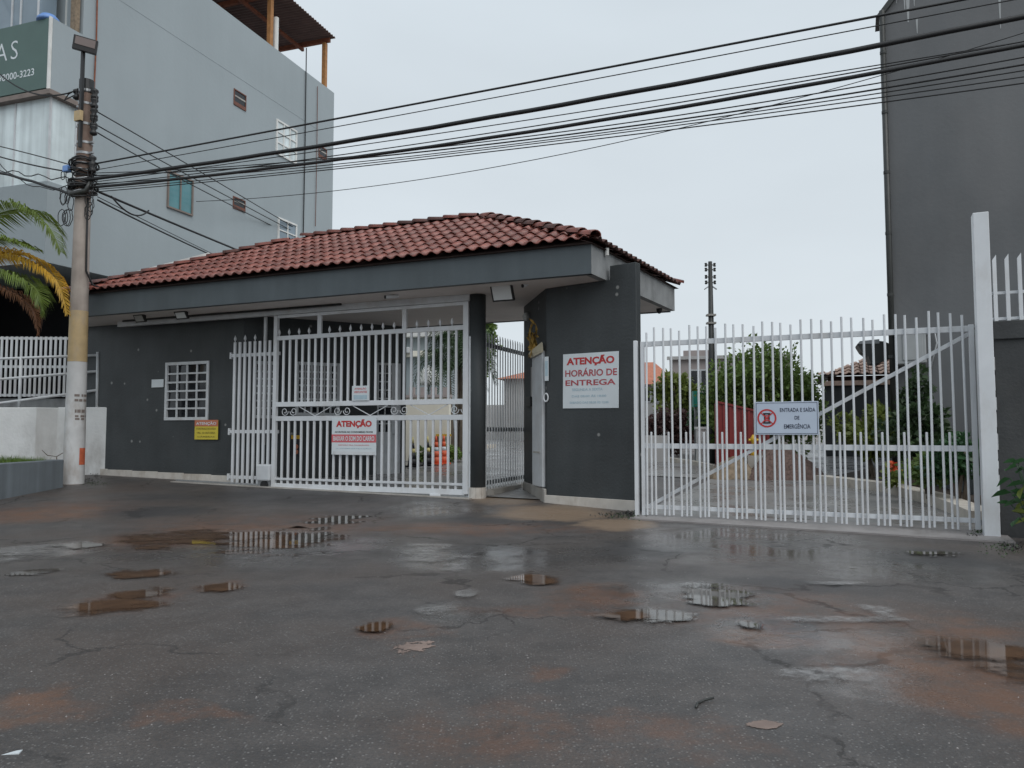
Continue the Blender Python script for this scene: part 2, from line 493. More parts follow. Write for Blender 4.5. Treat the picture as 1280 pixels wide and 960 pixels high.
def asphalt():
    m = bpy.data.materials.new('wet_asphalt'); m.use_nodes = True
    t = NT(m); p = t.n['Principled BSDF']
    tc = t.new('ShaderNodeTexCoord'); co = tc.outputs['Object']
    # noise-warped coordinates give the stains ragged outlines
    wn_ = t.new('ShaderNodeTexNoise'); wn_.inputs['Scale'].default_value = 1.6; wn_.inputs['Detail'].default_value = 7; wn_.inputs['Roughness'].default_value = .62
    t.l.new(co, wn_.inputs['Vector'])
    sb = t.new('ShaderNodeVectorMath', operation='SUBTRACT'); t.l.new(wn_.outputs['Color'], sb.inputs[0]); sb.inputs[1].default_value = (.5, .5, .5)
    scl = t.new('ShaderNodeVectorMath', operation='MULTIPLY'); t.l.new(sb.outputs[0], scl.inputs[0]); scl.inputs[1].default_value = (1.1, 1.1, 0)
    ad = t.new('ShaderNodeVectorMath', operation='ADD'); t.l.new(co, ad.inputs[0]); t.l.new(scl.outputs[0], ad.inputs[1])
    wco = ad.outputs[0]
    big = t.noise(co, .55, 6); mid = t.noise(co, 2.6, 7, .65); fine = t.noise(co, 55, 4, .7)
    base = t.mix(t.rng(mid, .3, .7), (.060, .053, .050), (.112, .099, .092))
    base = t.mix(t.rng(big, .40, .68, 0, .75), base, (.098, .072, .058))
    base = t.mix(t.rng(fine, .3, .7, 0, .65), base, (.045, .046, .049))
    # exposed aggregate
    vo = t.new('ShaderNodeTexVoronoi'); vo.inputs['Scale'].default_value = 62; t.l.new(co, vo.inputs['Vector'])
    hs = t.new('ShaderNodeSeparateXYZ'); t.l.new(vo.outputs['Color'], hs.inputs[0])
    st = t.math('MULTIPLY', t.rng(vo.outputs['Distance'], .2, .42, 1, 0), t.rng(hs.outputs[0], .5, 1.0))
    base = t.mix(t.math('MULTIPLY', st, .55), base, (.29, .28, .272))
    vo2 = t.new('ShaderNodeTexVoronoi'); vo2.inputs['Scale'].default_value = 26; t.l.new(co, vo2.inputs['Vector'])
    hs2 = t.new('ShaderNodeSeparateXYZ'); t.l.new(vo2.outputs['Color'], hs2.inputs[0])
    st2 = t.math('MULTIPLY', t.rng(vo2.outputs['Distance'], .12, .2, 1, 0), t.rng(hs2.outputs[1], .955, .985))
    base = t.mix(t.math('MULTIPLY', st2, .6), base, (.30, .275, .26))
    damp = blob_mask(t, wco, [(330, 622, 190, 12), (650, 648, 130, 14), (790, 690, 70, 16), (200, 640, 90, 9), (1180, 700, 110, 16), (1000, 735, 120, 14), (960, 780, 70, 16), (620, 690, 90, 10)], .35)
    base = t.mix(t.math('MULTIPLY', damp, .62), base, (.034, .034, .036))
    pits = t.rng(t.noise(co, 19, 5, .7), .60, .72)
    base = t.mix(t.math('MULTIPLY', pits, .7), base, (.035, .033, .032))
    ve = t.new('ShaderNodeTexVoronoi', feature='DISTANCE_TO_EDGE'); ve.inputs['Scale'].default_value = .55; t.l.new(wco, ve.inputs['Vector'])
    crack = t.math('MULTIPLY', t.rng(ve.outputs['Distance'], .004, .016, 1, 0), t.rng(t.noise(co, .7, 4), .46, .58))
    base = t.mix(t.math('MULTIPLY', crack, .6), base, (.016, .015, .015))
    # washed-in red soil
    mud = blob_mask(t, wco, [(200, 676, 120, 16), (60, 640, 100, 18), (330, 655, 190, 14), (600, 662, 170, 10), (745, 748, 70, 20),
                             (700, 765, 140, 12), (1215, 880, 130, 110), (1180, 800, 120, 26), (980, 770, 190, 40), (30, 895, 90, 22), (610, 920, 130, 50),
                             (500, 790, 60, 14), (150, 755, 70, 18), (265, 737, 40, 10), (1110, 840, 90, 30), (240, 900, 90, 14), (690, 850, 40, 12), (850, 930, 120, 30)], .35)
    mud = t.math('MULTIPLY', mud, t.rng(t.noise(co, 3.3, 9, .78), .38, .6, .03, 1))
    base = t.mix(t.math('MULTIPLY', mud, .5), base, (.150, .072, .042))
    mud2 = blob_mask(t, wco, [(1235, 880, 90, 110), (1200, 790, 100, 24), (40, 645, 90, 14), (20, 890, 70, 24), (210, 675, 90, 10), (740, 745, 50, 16), (330, 662, 150, 8), (560, 660, 120, 7), (950, 800, 90, 14)], .3)
    base = t.mix(t.math('MULTIPLY', t.math('MULTIPLY', mud2, t.rng(t.noise(co, 4.5, 9, .75), .36, .6, .1, 1)), .55), base, (.17, .085, .048))
    sand = blob_mask(t, wco, [(630, 622, 60, 10), (690, 641, 90, 11), (770, 655, 60, 8), (640, 612, 36, 12)], .55)
    base = t.mix(t.math('MULTIPLY', sand, .85), base, (.25, .18, .125))
    t.l.new(base, p.inputs['Base Color'])
    # wetness: smoother where water lies
    wet = blob_mask(t, wco, [(960, 690, 230, 40), (300, 690, 260, 34), (820, 760, 160, 30), (1150, 860, 120, 50), (540, 638, 75, 12), (530, 690, 70, 14), (60, 690, 110, 16), (1100, 712, 160, 22), (640, 700, 240, 22),
                             (880, 745, 120, 24), (1180, 815, 130, 40), (350, 676, 110, 18), (1000, 800, 120, 22), (560, 765, 60, 14), (940, 780, 80, 20)], .3)
    wet = t.math('MULTIPLY', wet, t.rng(t.noise(co, 1.3, 7, .6), .30, .60, .25, 1))
    dry = t.rng(t.noise(co, .9, 6, .6), .3, .7, .56, .40)
    dry = t.math('ADD', dry, t.math('MULTIPLY', crack, .2))
    rough = t.math('SUBTRACT', dry, t.math('MULTIPLY', wet, .36))
    rough = t.math('MAXIMUM', rough, .14)
    t.l.new(rough, p.inputs['Roughness'])
    p.inputs['Specular IOR Level'].default_value = .42
    bh = t.math('ADD', t.math('MULTIPLY', t.noise(co, 95, 3, .6), .5), t.math('MULTIPLY', t.math('SUBTRACT', 1, vo.outputs['Distance']), .5))
    bp = t.new('ShaderNodeBump'); bp.inputs['Distance'].default_value = .006
    t.l.new(t.math('SUBTRACT', .6, t.math('MULTIPLY', wet, .56)), bp.inputs['Strength'])
    t.l.new(bh, bp.inputs['Height'])
    bp2 = t.new('ShaderNodeBump'); bp2.inputs['Distance'].default_value = .02; bp2.inputs['Strength'].default_value = .22
    t.l.new(t.noise(co, 6, 6, .6), bp2.inputs['Height']); t.l.new(bp.outputs[0], bp2.inputs['Normal'])
    t.l.new(bp2.outputs[0], p.inputs['Normal'])
    return m
M['asphalt'] = asphalt()

def drive_mat():
    m = bpy.data.materials.new('damp_driveway'); m.use_nodes = True
    t = NT(m); p = t.n['Principled BSDF']
    co = t.new('ShaderNodeTexCoord').outputs['Object']
    base = t.mix(t.rng(t.noise(co, 2, 7, .65), .3, .7), (.17, .168, .168), (.27, .262, .255))
    base = t.mix(t.rng(t.noise(co, .8, 6), .45, .7, 0, .6), base, (.16, .135, .12))
    t.l.new(base, p.inputs['Base Color'])
    t.l.new(t.rng(t.noise(co, 1.1, 7, .6), .35, .65, .18, .5), p.inputs['Roughness'])
    bp = t.new('ShaderNodeBump'); bp.inputs['Distance'].default_value = .005; bp.inputs['Strength'].default_value = .4
    t.l.new(t.noise(co, 70, 4), bp.inputs['Height']); t.l.new(bp.outputs[0], p.inputs['Normal'])
    return m
M['drive'] = drive_mat()

def water_mat(name, col, rough=.02, gl=True):
    m = bpy.data.materials.new(name); m.use_nodes = True
    t = NT(m); p = t.n['Principled BSDF']
    co = t.new('ShaderNodeTexCoord').outputs['Object']
    f = t.rng(t.noise(co, 5, 6), .3, .7)
    t.l.new(t.mix(f, tuple(c * .75 for c in col), tuple(c * 1.2 for c in col)), p.inputs['Base Color'])
    p.inputs['Roughness'].default_value = rough
    p.inputs['IOR'].default_value = 1.33
    p.inputs['Specular IOR Level'].default_value = .5
    bp = t.new('ShaderNodeBump'); bp.inputs['Distance'].default_value = .002; bp.inputs['Strength'].default_value = .06
    t.l.new(t.noise(co, 9, 2), bp.inputs['Height']); t.l.new(bp.outputs[0], p.inputs['Normal'])
    return m
M['water'] = water_mat('puddle_water', (.075, .06, .05))
M['water_mud'] = water_mat('muddy_puddle_water', (.135, .062, .028), .03)
M['mud_patch'] = mat('dried_mud_patch', (.27, .19, .155), .6, .15, 14, .3, 60)

g = MB()
XS = [-600, -60, -20, 0, 20, 60, 600]
YS = [-60, -10, 4] + [a for a, b in ZP[1:]]
for j, y in enumerate(YS):
    for x in XS: g.v.append((x, y, zg(y)))
for j in range(len(YS) - 1):
    for i in range(len(XS) - 1):
        a = j * len(XS) + i
        g.f.append((a, a + 1, a + 1 + len(XS), a + len(XS))); g.mi.append(0)
struct('ground', g, M['asphalt'])

def outline(cx, cy, rx, ry, seed, n=88, rag=.3):
    rd = random.Random(seed)
    ph = [(k, rd.uniform(0, 6.28), rd.uniform(.35, 1) * rag / (k ** .75)) for k in (1, 2, 3, 4, 5, 7, 9, 12, 16, 21)]
    pts = []
    for i in range(n):
        a = 2 * pi * i / n
        r = 1 + sum(q * cos(k * a + f) for k, f, q in ph)
        r = max(.25, r)
        pts.append((cx + rx * r * cos(a), cy + ry * r * sin(a)))
    return pts

def sheet(name, pts, z, mt, kind='structure'):
    b = MB(); cx = sum(p[0] for p in pts) / len(pts); cy = sum(p[1] for p in pts) / len(pts)
    b.v = [(cx, cy, zg(cy) + z)] + [(x, y, zg(y) + z) for x, y in pts]
    n = len(pts)
    for i in range(n): b.f.append((0, 1 + i, 1 + (i + 1) % n)); b.mi.append(0)
    return struct(name, b, mt, kind=kind)

PUD = [(350, 678, 52, 11, 'm'), (388, 672, 22, 8, 'w'), (424, 649, 26, 6, 'w'), (225, 674, 58, 8, 'm'), (310, 671, 26, 6, 'm'), (47, 716, 30, 4, 'w'), (20, 689, 38, 7, 'p'), (10, 700, 20, 3, 'p'), (95, 682, 26, 3, 'p'),
       (100, 684, 30, 4, 'w'), (152, 754, 42, 12, 'm'), (180, 719, 34, 6, 'm'), (268, 737, 23, 6, 'm'), 
       (530, 689, 30, 6, 'p'), (545, 700, 32, 3, 'p'), (572, 711, 14, 5, 'p'), (583, 698, 14, 2, 'p'), (865, 733, 12, 3, 'p'), (1060, 776, 60, 4, 'p'), (1105, 768, 16, 8, 'p'), (1020, 845, 50, 6, 'p'), (672, 725, 24, 7, 'm'), (835, 772, 36, 8, 'w'),
       (905, 747, 46, 11, 'w'), (936, 785, 14, 5, 'w'), (552, 764, 24, 5, 'p'), (1245, 824, 56, 20, 'm'), (1170, 694, 26, 3, 'w'),
       (1060, 732, 30, 2, 'p'), (472, 786, 16, 5, 'm'), 
       (583, 744, 9, 4, 'p'), (775, 773, 30, 5, 'm'), ]

def film_mat(name, col, rough, spec_ior, edge_noise, soft, dry=False, most=1.0):
    """a thin film whose ragged rim follows the hollows of the ground"""
    m = bpy.data.materials.new(name); m.use_nodes = True
    t = NT(m); p = t.n['Principled BSDF']
    oc = t.new('ShaderNodeTexCoord').outputs['Object']; ge = t.new('ShaderNodeNewGeometry').outputs['Position']
    f = t.rng(t.noise(ge, 5, 6), .3, .7)
    t.l.new(t.mix(f, tuple(c * .75 for c in col), tuple(c * 1.2 for c in col)), p.inputs['Base Color'])
    p.inputs['Roughness'].default_value = rough; p.inputs['IOR'].default_value = spec_ior
    if not dry:
        bp = t.new('ShaderNodeBump'); bp.inputs['Distance'].default_value = .002; bp.inputs['Strength'].default_value = .05
        t.l.new(t.noise(ge, 7, 2), bp.inputs['Height']); t.l.new(bp.outputs[0], p.inputs['Normal'])
    ln = t.new('ShaderNodeVectorMath', operation='LENGTH'); t.l.new(oc, ln.inputs[0])
    mp = t.new('ShaderNodeMapping'); mp.inputs['Scale'].default_value = (.8, 1.25, 1); t.l.new(ge, mp.inputs[0])
    n1 = t.math('MULTIPLY', t.math('SUBTRACT', t.noise(mp.outputs[0], 2.3, 9, .62), .5), edge_noise)
    n2 = t.math('MULTIPLY', t.math('SUBTRACT', t.noise(ge, 42, 3, .6), .5), edge_noise * .16)
    d = t.math('ADD', t.math('ADD', ln.outputs['Value'], n1), n2)
    al = t.rng(d, 1 - soft, 1 + soft, most, 0)
    if most < 1: al = t.math('MULTIPLY', al, t.rng(t.noise(ge, 14, 6, .7), .35, .6, .25, 1))
    tr = t.new('ShaderNodeBsdfTransparent'); mxs = t.new('ShaderNodeMixShader')
    t.l.new(al, mxs.inputs[0]); t.l.new(tr.outputs[0], mxs.inputs[1]); t.l.new(p.outputs[0], mxs.inputs[2])
    t.l.new(mxs.outputs[0], t.n['Material Output'].inputs[0])
    return m
M['water'] = film_mat('puddle_water', (.085, .075, .066), .03, 1.33, 5.2, .34)
M['water_mud'] = film_mat('muddy_puddle_water', (.095, .052, .029), .035, 1.33, 4.6, .45)
M['pale_patch'] = film_mat('pale_grey_film', (.30, .29, .285), .22, 1.4, 5.0, .6, True, .62)  # pale grey, partly see-through film with soft ragged edges
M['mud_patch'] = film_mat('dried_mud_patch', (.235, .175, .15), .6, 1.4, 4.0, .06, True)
disc = MB(); nd = 40
disc.v = [(0, 0, 0)] + [(3.0 * cos(2 * pi * i / nd), 3.0 * sin(2 * pi * i / nd), 0) for i in range(nd)]
disc.f = [(0, 1 + i, 1 + (i + 1) % nd) for i in range(nd)]; disc.mi = [0] * nd
DM = {}
def film(name, sp_, z, mk):
    if mk not in DM: DM[mk] = disc.mesh(name, M[mk])
    cx, cy, rx, ry = sp_
    o = link(name, DM[mk], None, (cx, cy, zg(cy) + z)); o.scale = (rx, ry, 1)
    o.rotation_euler = (math.atan((zg(cy + .3) - zg(cy - .3)) / .6), 0, 0)
    o['kind'] = 'structure'
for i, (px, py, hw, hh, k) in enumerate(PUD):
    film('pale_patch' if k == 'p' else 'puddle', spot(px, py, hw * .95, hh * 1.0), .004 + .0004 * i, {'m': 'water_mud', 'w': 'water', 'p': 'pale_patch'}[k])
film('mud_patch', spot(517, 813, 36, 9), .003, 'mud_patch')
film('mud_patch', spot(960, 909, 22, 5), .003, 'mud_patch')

# ------------------------------------------------------------------ gatehouse
FG = Frame((1.25, 12.0, 0), -23.4)
ZS, ZF = 3.77, 4.25                      # soffit, top of fascia
GY = .93                                 # plane of the sliding gate
gh = thing('gatehouse', 'dark grey gatehouse with red clay tile roof, wide fascia and open gate bay', 'gatehouse', FG)

XL = -11.95
D = FG.l((3.37, 15.8, 0)); D = (D.x, D.y)
XB = -13.4
foot = [(0, 0), D, (XB, 4.4), (XL, 0)]
b = MB()
b.box(XL, 0, 0, .12, ZS, ZF)
b.hexa([(XB, 1.4, ZS), (XL, .0, ZS), (XL + .1, .12, ZS), (XB + .12, 1.45, ZS), (XB, 1.4, ZF), (XL, .0, ZF - .002), (XL + .1, .12, ZF - .002), (XB + .12, 1.45, ZF)])
b.box(XB, XB + .12, 1.45, 4.4, ZS, ZF - .001)
part('fascia', b, M['fascia'], gh)
b = MB()
dv = Vector((D[0], D[1], 0)).normalized(); nv = Vector((-dv.y, dv.x, 0)) * .12
c0 = Vector((0, 0, 0)) + dv * .003; c1 = Vector((D[0], D[1], 0))
b.hexa([(.002, .003, ZS), (c1.x, c1.y, ZS), (c1.x + nv.x, c1.y + nv.y, ZS), (nv.x, .123, ZS),
        (.002, .003, ZF - .002), (c1.x, c1.y, ZF - .002), (c1.x + nv.x, c1.y + nv.y, ZF - .002), (nv.x, .123, ZF - .002)])
part('side_fascia', b, M['bare'], gh, label='bare pale concrete side fascia with black damp stains')
b = MB(); b.prism([(-.1, .125), (D[0] - .125, D[1]), (XB + .125, 4.4), (XB + .125, 1.45), (XL + .125, .125)], ZS + .004, ZS + .1)
part('soffit', b, M['soffit'], gh)
b = MB(); b.box(XB, D[0] - .12, 4.41, 4.5, ZS, ZF); part('back_fascia', b, M['fascia'], gh)

# roof
KZ = 5.56
eF, eR, eL, eB = -.13, .13, XL - .13, 4.55
K1, K2 = Vector((-3.0, 2.2, KZ)), Vector((-7.43, 2.2, KZ))
ZE = 4.275
cFR, cFL = Vector((eR - .02, eF, ZE)), Vector((eL, eF, ZE))
cBR, cBL = Vector((D[0] + .13, D[1] + .13, ZE)), Vector((eL, eB, ZE))
b = MB()
dz = Vector((0, 0, -.035)); 
top = [cFL, cFR, cBR, cBL, K2, K1]; ins = [Vector((.05, .05, 0)), Vector((-.05, .05, 0)), Vector((-.05, -.05, 0)), Vector((.05, -.05, 0)), Vector(), Vector()]
tv = [p + i + dz for p, i in zip(top, ins)]
b.add(tv, [(0, 1, 5, 4), (1, 2, 5), (2, 3, 4, 5), (3, 0, 4), (3, 2, 1, 0)])
roof = part('roof', b, M['deck'], gh)

def tile_mesh(name, mt, w=.222, L=.39):
    b = MB(); prof = [(-.5 * w, .010), (-.36 * w, .0), (-.2 * w, .003), (-.08 * w, .021), (.06 * w, .045), (.2 * w, .053), (.34 * w, .045), (.46 * w, .023), (.54 * w, .008)]
    n = len(prof); th = .014
    for (y, zo) in ((0, .034), (L, 0)):
        for x, z in prof: b.v.append((x, y, z + zo))
    for x, z in prof: b.v.append((x * 1, 0, z + .034 - th))
    for x, z in prof: b.v.append((x * 1, .16, z + .022 - th))
    for i in range(n - 1):
        b.f.append((i, i + 1, n + i + 1, n + i)); b.mi.append(0)
        b.f.append((2 * n + i, 2 * n + i + 1, i + 1, i)); b.mi.append(0)
        b.f.append((3 * n + i, 3 * n + i + 1, 2 * n + i + 1, 2 * n + i)); b.mi.append(0)
    return b.mesh(name, mt, True), b
tme, tmb = tile_mesh('tile', M['tile'])

def slope_tiles(A, B, K_a, K_b, pitch, course, rows, emit):
    """A->B the eave, K_b over A's side ... ; calls emit(matrix) for each tile in the trapezium A,B,K_a,K_b (K_a above B)"""
    A, B, K_a, K_b = map(Vector, (A, B, K_a, K_b))
    X = (B - A).normalized()
    up = (K_a - B); up = up - X * up.dot(X)
    Ls = up.length; Y = up.normalized(); Z = X.cross(Y)
    cs = Ls / rows
    for r in range(rows):
        t0 = r / rows; tm = min(1, (r + .45) / rows)
        xl = (K_b - A).dot(X) * tm; xr = (B - A).length + ((K_a - B).dot(X)) * tm
        nn = int((B - A).length / pitch) + 4
        for k in range(-2, nn):
            x = (k + .5) * pitch
            if x < xl - .02 or x > xr + .02: continue
            p = A + X * x + Y * (cs * r + random.uniform(-.006, .006)) 
            m = Matrix((X, Y, Z)).transposed().to_4x4(); m.translation = p
            m = m @ Matrix.Rotation(R(random.uniform(-1.6, 1.6)), 4, 'Z') @ Matrix.Rotation(R(random.uniform(-.8, .8)), 4, 'X')
            emit(m)
ntile = 0
def emit_obj(m):
    global ntile
    o = link('tile', tme, roof); o.matrix_basis = m; ntile += 1
slope_tiles(cFL, cFR, K1, K2, .228, .39, 8, emit_obj)
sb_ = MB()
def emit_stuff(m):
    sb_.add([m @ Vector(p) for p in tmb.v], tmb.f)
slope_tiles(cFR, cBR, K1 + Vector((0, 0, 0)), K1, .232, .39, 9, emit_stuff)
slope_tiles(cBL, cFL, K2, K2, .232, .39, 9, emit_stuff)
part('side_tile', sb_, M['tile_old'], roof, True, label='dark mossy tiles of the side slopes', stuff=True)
# ridge and hip caps
b = MB(); L, n = .40, 7
for (y, r, zo) in ((0, .115, .03), (L, .095, 0)):
    for k in range(n + 1):
        a = pi * k / n; b.v.append((r * cos(a), y, r * .8 * sin(a) + zo))
for (y, r, zo) in ((0, .098, .03),):
    for k in range(n + 1):
        a = pi * k / n; b.v.append((r * cos(a), y, r * .8 * sin(a) + zo))
for k in range(n):
    b.f.append((k + 1, k, n + 1 + k, n + 2 + k)); b.mi.append(0)
    b.f.append((k, k + 1, 2 * n + 2 + k + 1, 2 * n + 2 + k)); b.mi.append(0)
cme = b.mesh('ridge_tile', M['tile'], True); cme2 = cme.copy(); cme2.materials[0] = M['tile_old']
def caps(a, c, old=0):
    a, c = Vector(a), Vector(c); d = (c - a); n = int(d.length / .36); d.normalize()
    z = Vector((0, 0, 1)); x = d.cross(z).normalized(); zz = x.cross(d)
    for k in range(n):
        m = Matrix((x, d, zz)).transposed().to_4x4(); m.translation = a + d * (k * .36 + .02) + zz * .03
        m = m @ Matrix.Rotation(R(random.uniform(-2, 2)), 4, 'Z')
        o = link('ridge_tile', cme2 if random.random() < old else cme, roof); o.matrix_basis = m
caps(cFR, K1, .3); caps(K2, K1, .25); caps(cFL, K2, .2); caps(cBR, K1, .5)
# white flashing along the left hip
b = MB(); a_, c_ = cBL + Vector((-.05, 0, 0)), K2
b.bar(cFL + Vector((-.15, .3, .10)), lerp(cFL, K2, .60) + Vector((-.12, .22, .17)), .05, .16)
part('flashing', b, M['flash'], roof)

# walls
YA = 1.25
xA0 = -12.95
xA1 = -8.17
w0 = FG.hit(208, 453.5, YA); w1 = FG.hit(260.5, 525, YA)
holeA = (w0[0], w1[0], w1[1], w0[1])
b = MB(); b.holed(xA0, xA1, -.1, ZS + .003, .15, [holeA], y=YA)
part('wall', b, M['dark_wall'], gh)
b = MB(); b.box(xA0, xA0 + .15, YA + .15, 4.3, -.1, ZS + .003); b.box(xA0 + .15, xA1 + 2.0, 4.15, 4.3, -.1, ZS + .003)
part('rear_wall', b, M['dark_wall'], gh)

def grille_window(F, x0, x1, z0, z1, cols, rows, y, pF=FG, parent=gh, fw=.065, mw=.038, name='window', mt=None, depth_=.07, skip=None):
    """white metal window with a grid of small panes; panes are sub-parts"""
    mt = mt or M['white2']
    b = MB()
    b.box(x0, x1, y, y + depth_, z1 - fw, z1); b.box(x0, x1, y, y + depth_, z0, z0 + fw)
    b.box(x0, x0 + fw, y + .002, y + depth_, z0 + fw, z1 - fw); b.box(x1 - fw, x1, y + .002, y + depth_, z0 + fw, z1 - fw)
    ix0, ix1, iz0, iz1 = x0 + fw, x1 - fw, z0 + fw, z1 - fw
    for i in range(1, cols):
        x = lerp(ix0, ix1, i / cols); b.box(x - mw / 2, x + mw / 2, y + .012, y + .04, iz0, iz1)
    for j in range(1, rows):
        z = lerp(iz0, iz1, j / rows); b.box(ix0, ix1, y + .008, y + .038, z - mw / 2, z + mw / 2)
    o = part(name, b, mt, parent); o.matrix_basis = pF.i @ F.m
    pw, ph = (ix1 - ix0) / cols, (iz1 - iz0) / rows
    pb = MB(); pb.box(-pw / 2 + .001, pw / 2 - .001, 0, .008, -ph / 2 + .001, ph / 2 - .001)
    pm = pb.mesh('pane', M['glass_dark'])
    for i in range(cols):
        for j in range(rows):
            q = link('pane', pm, o, (lerp(ix0, ix1, (i + .5) / cols), y + .05, lerp(iz0, iz1, (j + .5) / rows)), (R(random.uniform(-4, 4)), 0, R(random.uniform(-3, 3))))
    return o
grille_window(FG, *holeA, 4, 6, YA - .03)
b = MB(); b.box(holeA[0] - .2, holeA[1] + .2, YA + .6, YA + .62, .6, 3); part('room_back', b, M['deep_shade'], gh)

# recessed wall behind the gate bay
pb0 = FG.w(xA1, YA)
yb = 4.24
xb = FG.hit(507, 560, yb)[0]
pb1 = FG.w(xb, yb)
FB = Frame((pb0.x, pb0.y, 0), math.degrees(atan2(pb1.y - pb0.y, pb1.x - pb0.x)))
LB = (pb1 - pb0).length
wins = []
for (a, c, t_, bt, cols) in ((317, 347, 451, 523, 4), (370, 424, 452, 520, 6)):
    x0, z1 = FB.hit(a, t_); x1, z0 = FB.hit(c, bt)
    wins.append((x0, x1, z0, FB.hit(a, t_)[1], cols))
dx0, dx1 = FB.hit(471, 540)[0], FB.hit(501, 540)[0]
dz1 = FB.hit(471, 453)[1]
b = MB(); gz = FB.zg(dx1, 0)
b.holed(0, LB, -.1, ZS + .003, .15, [w[:4] for w in wins] + [(dx0, dx1, gz, dz1)], y=0)
o = part('bay_wall', b, M['dark_wall'], gh); o.matrix_basis = FG.i @ FB.m
b = MB(); b.box(.2, LB - .1, .7, .72, 0, 3.4); o = part('room_back', b, M['deep_shade'], gh); o.matrix_basis = FG.i @ FB.m
for w in wins:
    grille_window(FB, *w[:4], w[4], 7, -.03)
# white door with glazed upper half
b = MB(); fw = .05
b.box(dx0, dx1, .02, .07, dz1 - fw, dz1); b.box(dx0, dx0 + fw, .022, .07, gz, dz1 - fw); b.box(dx1 - fw, dx1, .022, .07, gz, dz1 - fw)
zm = FB.hit(486, 540)[1]
b.box(dx0 + fw, dx1 - fw, .03, .06, gz + .01, zm)
gx1 = lerp(dx0, dx1, .62)
b.box(gx1, dx1 - fw, .03, .06, zm, dz1 - fw)
nr = 8
for j in range(1, nr): 
    z = lerp(zm, dz1 - fw, j / nr); b.box(dx0 + fw, gx1, .032, .055, z - .014, z + .014)
xm_ = (dx0 + fw + gx1) / 2; b.box(xm_ - .014, xm_ + .014, .034, .057, zm, dz1 - fw)
dr = part('door', b, M['white2'], gh); dr.matrix_basis = FG.i @ FB.m
hp, hzz = (gx1 - dx0 - fw) / 2, (dz1 - fw - zm) / nr
pb_ = MB(); pb_.box(-hp / 2 + .002, hp / 2 - .002, 0, .006, -hzz / 2 + .002, hzz / 2 - .002); pm_ = pb_.mesh('pane', M['glass_dark'])
for i in range(2):
    for j in range(nr): link('pane', pm_, dr, (dx0 + fw + hp * (i + .5), .06, zm + hzz * (j + .5)))
hb = MB(); hb.tube([(dx1 - fw - .05, .03, zm - .05), (dx1 - fw - .05, -.02, zm - .05), (dx1 - fw - .16, -.02, zm - .05)], .012, 8); part('handle', hb, M['galv'], dr)

# round column with tiled base
cw = FG.l(depth(596.5, 560, 13.95)); 
gzc = FG.zg(cw.x, cw.y)
b = MB(); b.lathe([(.152, gzc - .1), (.152, ZS + .003)], (cw.x, cw.y, 0), 28)
colm = part('column', b, M['dark_wall'], gh, True)
for k in range(10):
    b = MB(); a0, a1 = 2 * pi * k / 10 + .012, 2 * pi * (k + 1) / 10 - .012
    r0, r1 = .150, .166
    ps = []
    for r in (r0, r1):
        for a in [lerp(a0, a1, q / 3) for q in range(4)]: ps.append((cw.x + r * cos(a), cw.y + r * sin(a)))
    poly = ps[4:] + ps[:4][::-1]
    b.prism(poly, gzc - .05, gzc + .19)
    part('base_tile', b, M['skirt'], colm)

# entrance pier: front wall and angled side wall
PR = depth(797, 560, 12.2); PL = depth(683, 560, 13.3)
FP = Frame((PL.x, PL.y, 0), math.degrees(atan2(PR.y - PL.y, PR.x - PL.x)))
LP = sqrt((PR.x - PL.x) ** 2 + (PR.y - PL.y) ** 2)
xs_ = FP.hit(762, 340)[0]; ztop = FP.hit(790, 328)[1]
b = MB(); b.prism([(0, -.1), (LP, -.1), (LP, ztop), (xs_, ztop), (xs_, ZS + .003), (0, ZS + .003)], -.15, 0); b.xf(Matrix.Rotation(R(90), 4, 'X'))
o = part('pier_wall', b, M['dark_wall'], gh, bevel=.012); o.matrix_basis = FG.i @ FP.m
PB = depth(655, 560, 15.3)
FC = Frame((PB.x, PB.y, 0), math.degrees(atan2(PL.y - PB.y, PL.x - PB.x)))
LC = sqrt((PL.x - PB.x) ** 2 + (PL.y - PB.y) ** 2)
b = MB(); b.box(0, LC - .012, 0, .15, -.1, ZS + .003)
o = part('side_wall', b, M['dark_wall'], gh); o.matrix_basis = FG.i @ FC.m
b = MB(); b.box(-.02, LP - .02, -.035, .0, -.05, FP.hit(690, 619)[1]); o = part('skirting', b, M['skirt'], gh, bevel=.006); o.matrix_basis = FG.i @ FP.m
b = MB(); b.box(.1, LC + .02, -.05, -.001, -.05, .30); o = part('plinth', b, M['concrete'], gh, bevel=.02); o.matrix_basis = FG.i @ FC.m
# wall skirting, in lengths that follow the rising ground
nseg = 6
for k in range(nseg):
    a, c = lerp(xA0 + .02, xA1 - .02, k / nseg), lerp(xA0 + .02, xA1 - .02, (k + 1) / nseg)
    z = FG.zg((a + c) / 2, YA)
    b = MB(); b.box(a + .003, c - .003, YA - .035, YA - .001, z - .15, z + .14)
    part('skirting', b, M['skirt'], gh, bevel=.005)
# guide rail of the sliding gate under the soffit
gx0 = FG.hit(149, 400, GY)[0]; gx1_ = FG.hit(588, 370, GY)[0]
b = MB(); b.box(gx0, gx1_, GY - .045, GY + .045, ZS - .118, ZS + .002)
part('guide_rail', b, M['white2'], gh)
b = MB(); b.tube([(gx0 + .3, .78, ZS - .02), (gx0 + 3, .78, ZS - .022), (gx0 + 6.2, .80, ZS - .02)], .022, 8); part('conduit', b, M['black'], gh)

